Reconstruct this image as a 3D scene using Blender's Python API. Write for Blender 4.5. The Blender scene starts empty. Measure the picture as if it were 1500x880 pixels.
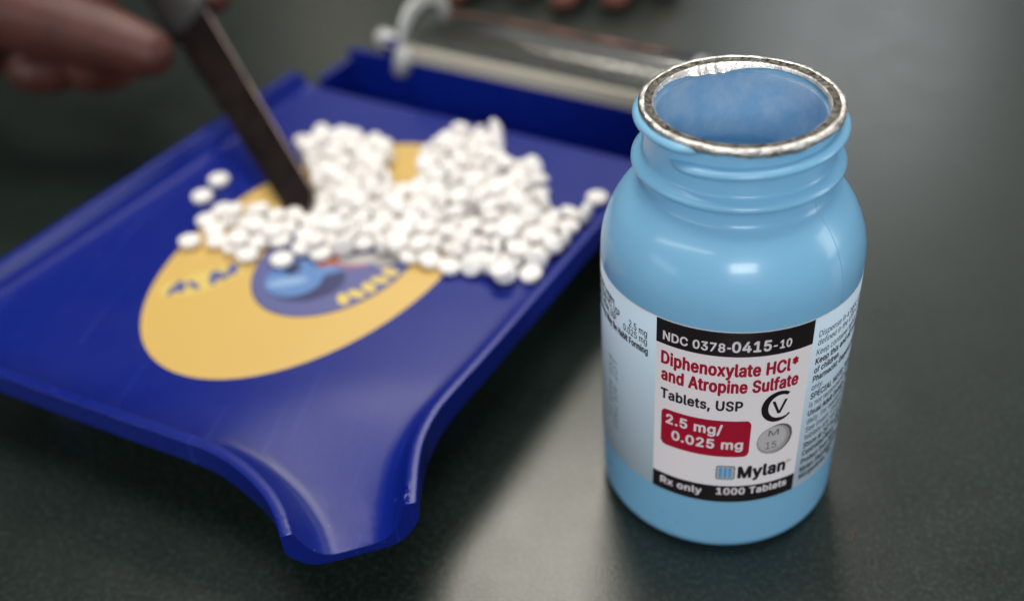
import bpy, bmesh, math, random
from mathutils import Vector, Matrix, noise
from mathutils.geometry import delaunay_2d_cdt

random.seed(7)
sc = bpy.context.scene
COL = sc.collection
MM = 0.001                      # everything below is measured in millimetres
R = math.radians

# ------------------------------------------------------------------ camera
YAW, PITCH, ROLL = R(-14.523), R(37.879), R(-4.691)
fw = Vector((math.sin(YAW)*math.cos(PITCH), math.cos(YAW)*math.cos(PITCH), -math.sin(PITCH)))
rt0 = Vector((math.cos(YAW), -math.sin(YAW), 0))
up0 = rt0.cross(fw)
rt = math.cos(ROLL)*rt0 + math.sin(ROLL)*up0
up = -math.sin(ROLL)*rt0 + math.cos(ROLL)*up0
cam = bpy.data.cameras.new('camera')
cam_o = bpy.data.objects.new('camera', cam)
COL.objects.link(cam_o)
M = Matrix((rt, up, -fw)).transposed().to_4x4()
M.translation = Vector((0, -164.53, 174.29))*MM
cam_o.matrix_world = M
cam.sensor_fit = 'HORIZONTAL'; cam.sensor_width = 36.0; cam.lens = 37.15
cam.clip_start = 0.01; cam.clip_end = 50
cam.dof.use_dof = True; cam.dof.focus_distance = 0.186; cam.dof.aperture_fstop = 6.8
sc.camera = cam_o

# ------------------------------------------------------------------ world, lamps, exposure
w = bpy.data.worlds.new('World'); sc.world = w; w.use_nodes = True
bg = w.node_tree.nodes['Background']
bg.inputs[0].default_value = (0.95, 0.97, 1.0, 1); bg.inputs[1].default_value = 0.04

def lamp(name, az, el, dist, sx, sy, rad, col=(1, 1, 1), aim=(-0.03, 0.0, 0.03), spin=0):
    """rectangular ceiling or window light; az/el in degrees seen from the bottle (az 0 = away from camera, + = right); rad = radiance"""
    l = bpy.data.lights.new(name, 'AREA'); l.shape = 'RECTANGLE'; l.size = sx; l.size_y = sy
    l.energy = rad*math.pi*sx*sy; l.color = col
    o = bpy.data.objects.new(name, l); COL.objects.link(o)
    a, e = R(az), R(el)
    d = Vector((math.sin(a)*math.cos(e), math.cos(a)*math.cos(e), math.sin(e)))
    o.location = Vector(aim) + d*dist
    o.rotation_euler = d.to_track_quat('Z', 'Y').to_euler()
    if spin: o.rotation_euler.rotate_axis('Z', R(spin))
    return o
def tube_lamp(name, az0, el0, az1, el1, dist, width, rad, col=(1, 1, 1)):
    pt = lambda a, e: Vector((math.sin(R(a))*math.cos(R(e)), math.cos(R(a))*math.cos(R(e)), math.sin(R(e))))*dist
    p, q = pt(az0, el0), pt(az1, el1); mid = (p+q)/2; x = (q-p).normalized(); z = mid.normalized(); z = (z-x*z.dot(x)).normalized()
    l = bpy.data.lights.new(name, 'AREA'); l.shape = 'RECTANGLE'; l.size = (q-p).length; l.size_y = width
    l.energy = rad*math.pi*l.size*width; l.color = col
    o = bpy.data.objects.new(name, l); COL.objects.link(o)
    m = Matrix((x, z.cross(x), z)).transposed().to_4x4(); m.translation = mid; o.matrix_world = m
    return o
lamp('ceiling_lamp_behind', -14, 52, 1.9, 0.62, 0.38, 18.5, (1, .935, .82))
lamp('ceiling_lamp_above', -10, 84, 1.5, 1.3, 0.5, 9.0, (1, .975, .93))
lamp('window_behind_camera', 166, 26, 2.0, 0.75, 0.42, 20.0, (.97, .99, 1.0))
tube_lamp('ceiling_tube', -106, 27, -163, 42, 2.2, 0.09, 14.0, (1, .98, .94))
lamp('window_left', -125, 9, 2.2, 1.0, 0.2, 4.0, (.97, .98, 1.0))
lamp('window_right', 84, 14, 2.0, 0.5, 0.9, 7.0, (.95, .98, 1.0))
lamp('window_far', 7, 23, 2.6, 0.55, 0.5, 3.0, (.93, .97, 1.0))
lamp('far_wall_light', 14, 33, 2.6, 2.6, 1.0, .58, (.95, 1.0, .96))
lamp('lamp_far_left', -23.5, 22.5, 2.6, 0.28, 0.22, 2.4, (1, .93, .76))

vs = sc.view_settings
vs.view_transform = 'Standard'; vs.look = 'None'; vs.exposure = 0.0; vs.gamma = 1.0
sc.display_settings.display_device = 'sRGB'
sc.render.engine = 'CYCLES'
sc.cycles.use_denoising = True
sc.cycles.max_bounces = 10
sc.cycles.sample_clamp_indirect = 6

# ------------------------------------------------------------------ helpers
def lin(r, g, b):
    f = lambda c: (c/255/12.92) if c/255 <= .04045 else ((c/255+.055)/1.055)**2.4
    return (f(r), f(g), f(b), 1)

def mat(name, col, rough=.5, spec=.5, metal=0, **kw):
    m = bpy.data.materials.new(name); m.use_nodes = True
    b = m.node_tree.nodes['Principled BSDF']
    b.inputs['Base Color'].default_value = col
    b.inputs['Roughness'].default_value = rough
    b.inputs['Specular IOR Level'].default_value = spec
    b.inputs['Metallic'].default_value = metal
    for k, v in kw.items(): b.inputs[k.replace('_', ' ')].default_value = v
    return m

def nodes(m):
    nt = m.node_tree
    return nt, nt.nodes, nt.links, nt.nodes['Principled BSDF']

def noise_tex(m, scale, detail=3, rough=.5, coord='Object'):
    nt, N, L, b = nodes(m)
    tc = N.new('ShaderNodeTexCoord'); t = N.new('ShaderNodeTexNoise')
    t.inputs['Scale'].default_value = scale; t.inputs['Detail'].default_value = detail
    t.inputs['Roughness'].default_value = rough
    L.new(tc.outputs[coord], t.inputs['Vector'])
    return t

def ramp(m, src, stops):
    nt, N, L, b = nodes(m)
    r = N.new('ShaderNodeValToRGB'); e = r.color_ramp.elements
    while len(e) < len(stops): e.new(.5)
    for i, (p, c) in enumerate(stops):
        e[i].position = p; e[i].color = c if len(c) == 4 else (*c, 1)
    L.new(src, r.inputs[0]); return r

def bump(m, src, strength, dist):
    nt, N, L, b = nodes(m)
    n = N.new('ShaderNodeBump'); n.inputs['Strength'].default_value = strength; n.inputs['Distance'].default_value = dist
    L.new(src, n.inputs['Height']); L.new(n.outputs[0], b.inputs['Normal']); return n

def g3(v): return (v, v, v, 1)

def tag(o, label=None, cat=None, group=None, kind=None):
    if label: o['label'] = label
    if cat: o['category'] = cat
    if group: o['group'] = group
    if kind: o['kind'] = kind
    return o

def empty(name, loc=(0, 0, 0)):
    o = bpy.data.objects.new(name, None); COL.objects.link(o)
    o.location = Vector(loc)*MM; o.empty_display_size = .01
    return o

def obj(name, verts, faces, m, parent=None, smooth=True, mm=True):
    """verts in mm, world space (parents are unrotated empties)"""
    me = bpy.data.meshes.new(name)
    off = Vector((0, 0, 0))
    if parent is not None:
        p = parent
        while p is not None: off += p.location; p = p.parent
    me.from_pydata([tuple(Vector(v)*MM - off) for v in verts], [], faces)
    me.validate(); me.update()
    bm = bmesh.new(); bm.from_mesh(me)
    bmesh.ops.recalc_face_normals(bm, faces=bm.faces) if smooth != 'keep' else None
    bm.to_mesh(me); bm.free()
    if smooth:
        me.polygons.foreach_set('use_smooth', [True]*len(me.polygons))
    if m: me.materials.append(m)
    o = bpy.data.objects.new(name, me); COL.objects.link(o)
    if parent is not None: o.parent = parent
    return o

def lathe(prof, n=96, close=False, fn=None):
    """prof: (r,z) list -> verts, faces"""
    V, F = [], []
    for i, (r, z) in enumerate(prof):
        for k in range(n):
            a = 2*math.pi*k/n
            rr, zz = (r, z) if fn is None else fn(i, r, z, a)
            V.append((rr*math.cos(a), rr*math.sin(a), zz))
    for i in range(len(prof)-1 + (1 if close else 0)):
        j = (i+1) % len(prof)
        for k in range(n):
            F.append((i*n+k, i*n+(k+1) % n, j*n+(k+1) % n, j*n+k))
    return V, F

def smooth_path(pts, n=6):
    """Catmull-Rom through pts"""
    P = [Vector(p) for p in pts]; out = []
    for i in range(len(P)-1):
        p0 = P[max(i-1, 0)]; p1 = P[i]; p2 = P[i+1]; p3 = P[min(i+2, len(P)-1)]
        for k in range(n):
            t = k/n
            out.append(.5*((2*p1)+(p2-p0)*t+(2*p0-5*p1+4*p2-p3)*t*t+(3*p1-p0-3*p2+p3)*t**3))
    out.append(P[-1]); return out

def tube(path, radii, n=12, cap=True):
    V, F = [], []
    up_ = Vector((0, 0, 1))
    for i, p in enumerate(path):
        d = (path[min(i+1, len(path)-1)] - path[max(i-1, 0)]).normalized()
        a = d.cross(up_); a = a.normalized() if a.length > 1e-4 else Vector((1, 0, 0)); b = a.cross(d)
        r = radii[i] if isinstance(radii, (list, tuple)) else radii
        for k in range(n):
            t = 2*math.pi*k/n
            V.append(p + a*(math.cos(t)*r) + b*(math.sin(t)*r))
    for i in range(len(path)-1):
        for k in range(n):
            F.append((i*n+k, i*n+(k+1) % n, (i+1)*n+(k+1) % n, (i+1)*n+k))
    if cap:
        F.append(tuple(range(n))[::-1]); F.append(tuple((len(path)-1)*n+k for k in range(n)))
    return V, F

def prism(poly, d, close=True):
    """extrude a 3-D polygon along vector d"""
    n = len(poly); V = [Vector(p) for p in poly] + [Vector(p)+Vector(d) for p in poly]
    F = [tuple(range(n))[::-1], tuple(range(n, 2*n))] + [(i, (i+1) % n, n+(i+1) % n, n+i) for i in range(n)]
    return V, F

def merge(*parts):
    V, F = [], []
    for v, f in parts:
        o = len(V); V += list(v); F += [tuple(i+o for i in q) for q in f]
    return V, F

def bevel(o, w, seg=2, ang=35):
    b = o.modifiers.new('bevel', 'BEVEL'); b.width = w*MM; b.segments = seg
    b.limit_method = 'ANGLE'; b.angle_limit = R(ang)
    return o

# ------------------------------------------------------------------ materials
# counter: dark green speckled laminate, satin
m_counter = mat('dark_green_laminate', lin(46, 56, 52), .3, .5)
nt, N, L, b = nodes(m_counter)
t1 = noise_tex(m_counter, 900, 2, .6); t2 = noise_tex(m_counter, 60, 4, .6)
r1 = ramp(m_counter, t1.outputs[0], [(.30, lin(18, 27, 23)), (.52, lin(26, 35, 31)), (.70, lin(42, 52, 47))])
r2 = ramp(m_counter, t2.outputs[0], [(.3, g3(.9)), (.7, g3(1.08))])
mx = N.new('ShaderNodeMix'); mx.data_type = 'RGBA'; mx.blend_type = 'MULTIPLY'; mx.inputs[0].default_value = 1
L.new(r1.outputs[0], mx.inputs[6]); L.new(r2.outputs[0], mx.inputs[7]); L.new(mx.outputs[2], b.inputs['Base Color'])
t3 = noise_tex(m_counter, 1300, 2, .55)
r3 = ramp(m_counter, t2.outputs[0], [(.3, g3(.27)), (.7, g3(.31))]); L.new(r3.outputs[0], b.inputs['Roughness'])
bump(m_counter, t3.outputs[0], .2, .0002)

# bottle plastic
m_bottle = mat('sky_blue_plastic', lin(146, 208, 242), .3, .45, Coat_Weight=.45, Coat_Roughness=.13, Subsurface_Weight=.06, Subsurface_Scale=.004)
m_bottle.node_tree.nodes['Principled BSDF'].inputs['Subsurface Radius'].default_value = (.5, .8, 1.0)
t = noise_tex(m_bottle, 75, 4, .62); bump(m_bottle, t.outputs[0], .1, .0006)
t = noise_tex(m_bottle, 45, 5, .7)
r = ramp(m_bottle, t.outputs[0], [(.35, g3(.26)), (.7, g3(.4))]); nodes(m_bottle)[2].new(r.outputs[0], nodes(m_bottle)[3].inputs['Roughness'])

m_inside = mat('powdery_blue_plastic', lin(120, 176, 216), .75, .25)
t = noise_tex(m_inside, 320, 5, .7)
r = ramp(m_inside, t.outputs[0], [(.38, lin(164, 210, 240)), (.7, lin(218, 236, 248))])
nodes(m_inside)[2].new(r.outputs[0], nodes(m_inside)[3].inputs['Base Color'])

def translucent(m, col, fac):
    nt, N, L, b = nodes(m)
    t = N.new('ShaderNodeBsdfTranslucent'); t.inputs[0].default_value = col
    x = N.new('ShaderNodeMixShader'); x.inputs[0].default_value = fac
    out = N['Material Output']; L.new(b.outputs[0], x.inputs[1]); L.new(t.outputs[0], x.inputs[2]); L.new(x.outputs[0], out.inputs[0])
translucent(m_bottle, lin(160, 212, 242), .3); translucent(m_inside, lin(190, 226, 250), .5)

m_foil = mat('torn_foil', lin(214, 210, 203), .34, .5, 1)
t = noise_tex(m_foil, 700, 4, .65); bump(m_foil, t.outputs[0], .9, .0006)
t = noise_tex(m_foil, 420, 4, .7)
r = ramp(m_foil, t.outputs[0], [(.34, lin(150, 144, 136)), (.6, lin(240, 238, 234))])
nodes(m_foil)[2].new(r.outputs[0], nodes(m_foil)[3].inputs['Base Color'])
m_foilgrey = mat('grey_seal_residue', lin(112, 106, 98), .45, .5, .8)
t = noise_tex(m_foilgrey, 900, 4, .7); bump(m_foilgrey, t.outputs[0], 1, .0006)
r = ramp(m_foilgrey, t.outputs[0], [(.4, lin(44, 41, 38)), (.72, lin(150, 144, 134))])
nodes(m_foilgrey)[2].new(r.outputs[0], nodes(m_foilgrey)[3].inputs['Base Color'])
m_foilpaper = mat('silver_seal_shred', lin(218, 216, 214), .36, .5, .8)
t = noise_tex(m_foilpaper, 600, 4, .7); bump(m_foilpaper, t.outputs[0], .8, .0006)

m_lblue = mat('pale_blue_label', lin(198, 218, 234), .38, .45)
m_lwhite = mat('white_label', lin(238, 232, 236), .38, .45)
m_black = mat('black_print', lin(27, 22, 24), .38, .45)
m_red = mat('crimson_print', lin(166, 10, 46), .38, .45)
m_whitep = mat('white_print', lin(226, 219, 224), .4, .45)
m_greyp = mat('grey_print', lin(160, 157, 158), .4, .45)
m_dgreyp = mat('dark_grey_print', lin(92, 90, 92), .4, .45)
m_lgreyp = mat('light_grey_print', lin(188, 184, 186), .4, .45)
m_bluep = mat('blue_print', lin(84, 160, 208), .4, .45)
m_stamp = mat('faded_stamp_ink', lin(120, 138, 150), .45, .4)
m_softblack = mat('small_print_ink', lin(46, 48, 54), .4, .45)

# tray
m_tray = mat('royal_blue_plastic', lin(6, 27, 114), .3, .3)
nt, N, L, b = nodes(m_tray)
t = noise_tex(m_tray, 30, 5, .65)
r = ramp(m_tray, t.outputs[0], [(.3, g3(.25)), (.7, g3(.36))]); L.new(r.outputs[0], b.inputs['Roughness'])
t = noise_tex(m_tray, 700, 3, .6); bump(m_tray, t.outputs[0], .06, .0003)
# fine scratches
tc = N.new('ShaderNodeTexCoord'); mp = N.new('ShaderNodeMapping'); mp.inputs['Scale'].default_value = (1100, 16, 16); mp.inputs['Rotation'].default_value = (0, 0, .8)
ts = N.new('ShaderNodeTexNoise'); ts.inputs['Scale'].default_value = 1; ts.inputs['Detail'].default_value = 2
L.new(tc.outputs['Object'], mp.inputs[0]); L.new(mp.outputs[0], ts.inputs['Vector'])
rs = ramp(m_tray, ts.outputs[0], [(.66, lin(6, 27, 114)), (.78, lin(34, 54, 138))]); L.new(rs.outputs[0], b.inputs['Base Color'])

# chalk dust from the tablets
nt, N, L, b = nodes(m_tray)
tcd = N.new('ShaderNodeTexCoord'); vo = N.new('ShaderNodeTexVoronoi'); vo.inputs['Scale'].default_value = 420
L.new(tcd.outputs['Object'], vo.inputs['Vector'])
lt = N.new('ShaderNodeMath'); lt.operation = 'LESS_THAN'; lt.inputs[1].default_value = .06; L.new(vo.outputs['Distance'], lt.inputs[0])
sep = N.new('ShaderNodeSeparateColor'); L.new(vo.outputs['Color'], sep.inputs[0])
gt = N.new('ShaderNodeMath'); gt.operation = 'GREATER_THAN'; gt.inputs[1].default_value = .92; L.new(sep.outputs[0], gt.inputs[0])
ml = N.new('ShaderNodeMath'); ml.operation = 'MULTIPLY'; L.new(lt.outputs[0], ml.inputs[0]); L.new(gt.outputs[0], ml.inputs[1])
md = N.new('ShaderNodeMix'); md.data_type = 'RGBA'; L.new(ml.outputs[0], md.inputs[0]); L.new(rs.outputs[0], md.inputs[6]); md.inputs[7].default_value = lin(120, 128, 178)
L.new(md.outputs[2], b.inputs['Base Color'])

m_yellow = mat('yellow_print', lin(200, 166, 92), .34, .5)
m_purple = mat('violet_blue_print', lin(84, 88, 138), .34, .5)
m_sky = mat('sky_blue_print', lin(86, 124, 176), .34, .5)
m_palesky = mat('pale_blue_print', lin(130, 160, 196), .34, .5)
m_navy = mat('navy_print', lin(44, 48, 92), .34, .5)
m_cream = mat('cream_print', lin(206, 182, 100), .34, .5)
m_orange = mat('orange_print', lin(186, 110, 76), .34, .5)
m_rose = mat('rose_print', lin(160, 78, 94), .34, .5)
m_silver = mat('silver_grey_print', lin(168, 164, 160), .34, .5)

m_tablet = mat('white_tablet', lin(230, 226, 222), .65, .3)
t = noise_tex(m_tablet, 900, 3, .6); bump(m_tablet, t.outputs[0], .3, .0002)
m_acrylic = mat('clear_acrylic', (.97, .97, .96, 1), .06, .5, Transmission_Weight=1, IOR=1.3)
m_frost = mat('frosted_acrylic_edge', (.66, .66, .63, 1), .3, .5, Transmission_Weight=.35, IOR=1.49)
m_band = mat('pale_lid_band', lin(206, 199, 180), .35, .4, Transmission_Weight=.2)
m_steel = mat('brushed_steel', lin(80, 70, 68), .26, .5, 1)
t = noise_tex(m_steel, 90, 4, .6); r = ramp(m_steel, t.outputs[0], [(.3, g3(.26)), (.7, g3(.42))]); nodes(m_steel)[2].new(r.outputs[0], nodes(m_steel)[3].inputs['Roughness'])
m_handle = mat('black_handle_plastic', lin(20, 18, 18), .6, .5)
m_skin = mat('shaded_skin', lin(74, 41, 34), .5, .4, Subsurface_Weight=.15, Subsurface_Scale=.004)  # shade on the spatula hand is put into this darkened skin colour
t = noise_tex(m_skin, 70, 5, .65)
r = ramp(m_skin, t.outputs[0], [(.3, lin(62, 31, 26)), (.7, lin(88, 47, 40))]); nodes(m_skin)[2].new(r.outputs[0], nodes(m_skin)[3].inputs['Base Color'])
t = noise_tex(m_skin, 500, 3, .6); bump(m_skin, t.outputs[0], .25, .0006)
m_skin2 = mat('fair_skin', lin(140, 92, 80), .5, .4, Subsurface_Weight=.15, Subsurface_Scale=.004)
t = noise_tex(m_skin2, 500, 3, .6); bump(m_skin2, t.outputs[0], .25, .0006)
m_nail = mat('fingernail_pink', lin(150, 100, 92), .3, .5)
m_nail2 = mat('fingernail_fair', lin(172, 124, 112), .3, .5)
m_fibre = mat('brown_fibre', lin(112, 88, 70), .6, .3)

# ------------------------------------------------------------------ counter
V, F = [], []
x0, x1, y0, y1 = -800, 640, -420, 760
c = [(x0, y0), (x1, y0), (x1, y1), (x0, y1)]
V, F = prism([(x, y, -30) for x, y in c], (0, 0, 30))
counter = bevel(obj('countertop', V, F, m_counter, smooth=False), 3, 3)
tag(counter, 'dark green speckled laminate countertop under the tray and bottle', kind='structure')
# ------------------------------------------------------------------ medicine bottle
bottle = empty('medicine_bottle')
tag(bottle, 'open sky blue plastic medicine bottle with printed label and torn foil rim', 'bottle')
outer = smooth_path([(24, 57.5, 0), (24, 60, 0), (23.8, 62.5, 0), (23.25, 65, 0), (22.35, 67.4, 0), (21.1, 69.8, 0), (19.5, 71.9, 0), (17.9, 73.5, 0), (16.9, 74.5, 0), (16.55, 75.6, 0), (16.5, 76.4, 0)], 4)
outer = [(p.x, p.y) for p in outer]
base = [(0, 1.4), (15, 1.4), (18.2, .5), (19.6, 0)] + [(20 + 4*math.sin(a), 4 - 4*math.cos(a)) for a in [k*math.pi/20 for k in range(0, 11)]] + [(24, 15), (24, 40)]
bead = [(16.5, 77.0), (16.62, 77.2), (17.3, 77.45), (18.05, 77.8), (18.5, 78.35), (18.45, 78.95), (17.75, 79.45), (17.0, 79.85), (16.62, 80.1), (16.5, 80.5)]
top = [(16.5, 84), (16.5, 87.4), (16.4, 88.0), (16.1, 88.3), (15.4, 88.0), (14.9, 87.4)]
V, F = lathe(base+outer+bead+top, 160)
obj('body', V, F, m_bottle, bottle, True)
inner = [(14.9, 87.4), (14.5, 87.0), (14.35, 86), (14.3, 76), (14.6, 74), (16, 72.2), (18.5, 70), (20.4, 67.5), (21.9, 64.5), (22.6, 61), (22.8, 57), (22.8, 6), (21.6, 3.6), (19, 2.6), (0, 2.6)]
inner = [(p.x, p.y) for p in smooth_path([(a, b_, 0) for a, b_ in inner], 4)]
V, F = lathe(inner, 128)
o = obj('inner_wall', V, F, m_inside, bottle, True)

# screw thread: a ridge that climbs a little over one turn
V, F = [], []
n = 150; k_ = 11
for i in range(n+1):
    t = i/n; a = R(-131 + 384*t); z = 84.15 + 3.35*(384*t/360)
    f = min(1, t/.045, (1-t)/.05); f = math.sin(f*math.pi/2)
    for j in range(k_):
        s = j/(k_-1)*math.pi
        hh = 1.85*f*(max(0, math.sin(s))**.9)
        r_ = 16.45 + hh; zz = z - 1.0*math.cos(s)*(.3+.7*f)
        V.append((r_*math.cos(a), r_*math.sin(a), zz))
for i in range(n):
    for j in range(k_-1):
        F.append((i*k_+j, (i+1)*k_+j, (i+1)*k_+j+1, i*k_+j+1))
F.append(tuple(range(k_))); F.append(tuple(n*k_+j for j in range(k_)))
obj('screw_thread', V, F, m_bottle, bottle, True)

# faint mould seam up the shoulder and neck
a = R(-36)
seam = [Vector((math.cos(a)*(r_+.005), math.sin(a)*(r_+.005), z)) for r_, z in outer[2:]]
obj('mould_seam', *tube(seam, .075, 6), m_bottle, bottle, True)
# foil seal left on the rim
def nz(a, f, s): return noise.noise(Vector((math.cos(a)*f, math.sin(a)*f, s)))
prof = [(17.15, 87.9), (17.3, 88.2), (17.3, 88.8), (17.05, 89.15), (16.6, 89.22), (16.3, 89.12)]
def ffn(i, r_, z, a):
    j = nz(a, 5, 3.1)+.6*nz(a, 16, 1.7)
    if i == 0: return r_+.08*j, z+.55*j+.9*nz(a, 2.2, 9)-.15
    return r_+.14*nz(a, 4, 5+i*.15)+.07*nz(a, 11, i*.3), z+.10*nz(a, 7, i*.5)+.05*nz(a, 60, i)
V, F = lathe(prof, 240, fn=ffn)
foil = empty('foil_seal'); foil.parent = bottle
obj('outer_ring', V, F, m_foil, foil, True)
prof = [(16.45, 89.12), (16.1, 88.95), (15.7, 88.9), (15.2, 88.95), (14.9, 89.0)]
V, F = lathe(prof, 240, fn=lambda i, r_, z, a: (r_+.09*nz(a, 14, i*.4), z+.05*nz(a, 60, i*.9)))
obj('grey_ring', V, F, m_foilgrey, foil, True)
def fin(i, r_, z, a):
    tear = max(0, math.cos(a-R(112)))**10          # wider torn flap at the back left
    j = nz(a, 7, 2.2)+.7*nz(a, 22, 6.3)
    if i >= 3: return r_+.22*j-(1.7 if i == 4 else 1.0)*tear*(.8+.5*nz(a, 12, 1)), z-.10*j-.35*tear*(i-2)
    return r_+.06*j-.2*tear*(i >= 2), z+.08*nz(a, 20, i)
prof = [(14.98, 88.98), (14.8, 88.9), (14.65, 88.75), (14.52, 88.58), (14.45, 88.4)]
V, F = lathe(prof, 240, fn=fin)
obj('torn_inner_edge', V, F, m_foilpaper, foil, True)

# ---- label: s = mm of arc from the left edge of the white panel, z = height
TL = -2.069; RL = 24.0
def cyl(s, z, off): 
    a = TL + s/RL; r_ = RL+off; return (r_*math.cos(a), r_*math.sin(a), z)
def sheet(s0, s1, z0, z1, off, n=None):
    n = n or max(2, int(abs(s1-s0)/.8))
    V, F = [], []
    for i in range(n+1):
        s = s0+(s1-s0)*i/n
        V += [cyl(s, z0, off), cyl(s, z1, off)]
    F = [(2*i, 2*i+2, 2*i+3, 2*i+1) for i in range(n)]
    return V, F
ZB, ZT = 15.5, 58.0
# the paper has a real edge: front, back and the four rims
def slab(s0, s1, z0, z1, oa, ob):
    n = int((s1-s0)/1.0); V, F = [], []
    for i in range(n+1):
        s = s0+(s1-s0)*i/n
        V += [cyl(s, z0, oa), cyl(s, z0, ob), cyl(s, z1, ob), cyl(s, z1, oa)]
    for i in range(n):
        for j in range(4): F.append((4*i+j, 4*i+4+j, 4*i+4+(j+1) % 4, 4*i+(j+1) % 4))
    F += [(0, 1, 2, 3), (4*n, 4*n+1, 4*n+2, 4*n+3)]
    return V, F
V, F = slab(-58, 86, ZB, ZT, -.05, .07)
label = bevel(obj('label', V, F, m_lblue, bottle, False), .02, 1)
label.data.polygons.foreach_set('use_smooth', [True]*len(label.data.polygons))
def flat(name, VF, m):
    return obj(name, VF[0], VF[1], m, label, 'keep')
def poly_sheet(name, pts, off, m):
    """pts (s,z) convex outline -> fan in thin vertical strips so that it bends with the bottle"""
    s_ = sorted(set([p[0] for p in pts])); lo, hi = s_[0], s_[-1]
    n = max(12, int((hi-lo)/.25)); V, F = [], []
    def span(s):
        ys = []
        for i in range(len(pts)):
            (a0, b0), (a1, b1) = pts[i-1], pts[i]
            if (a0-s)*(a1-s) <= 0 and a0 != a1: ys.append(b0+(b1-b0)*(s-a0)/(a1-a0))
        return (min(ys), max(ys)) if ys else None
    for i in range(n+1):
        s = lo+(hi-lo)*i/n; s = min(max(s, lo+1e-4), hi-1e-4); y = span(s)
        V += [cyl(s, y[0], off), cyl(s, y[1], off)]
    F = [(2*i, 2*i+2, 2*i+3, 2*i+1) for i in range(n)]
    return flat(name, (V, F), m)
def rrect(s0, s1, z0, z1, r_):
    P = []
    for cx_, cz_, a0 in ((s1-r_, z0+r_, -90), (s1-r_, z1-r_, 0), (s0+r_, z1-r_, 90), (s0+r_, z0+r_, 180)):
        for k in range(7): 
            a = R(a0+15*k); P.append((cx_+r_*math.cos(a), cz_+r_*math.sin(a)))
    return P
def ell(cs, cz, a_, b_, n=40, rot=0):
    return [(cs+a_*math.cos(t)*math.cos(rot)-b_*math.sin(t)*math.sin(rot), cz+a_*math.cos(t)*math.sin(rot)+b_*math.sin(t)*math.cos(rot)) for t in [2*math.pi*k/n for k in range(n)]]
flat('paper_edge', sheet(-58, 86, 57.9, 58.14, .075), m_lwhite)
flat('white_panel', sheet(0, 28.4, ZB+.02, ZT-.02, .08), m_lwhite)
flat('black_band', sheet(0, 28.4, 52.55, ZT-.02, .09), m_black)
flat('black_band', sheet(0, 28.4, ZB+.02, 20.05, .09), m_black)
poly_sheet('red_box', rrect(1.5, 18.2, 28.0, 37.25, 1.1), .09, m_red)

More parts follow.
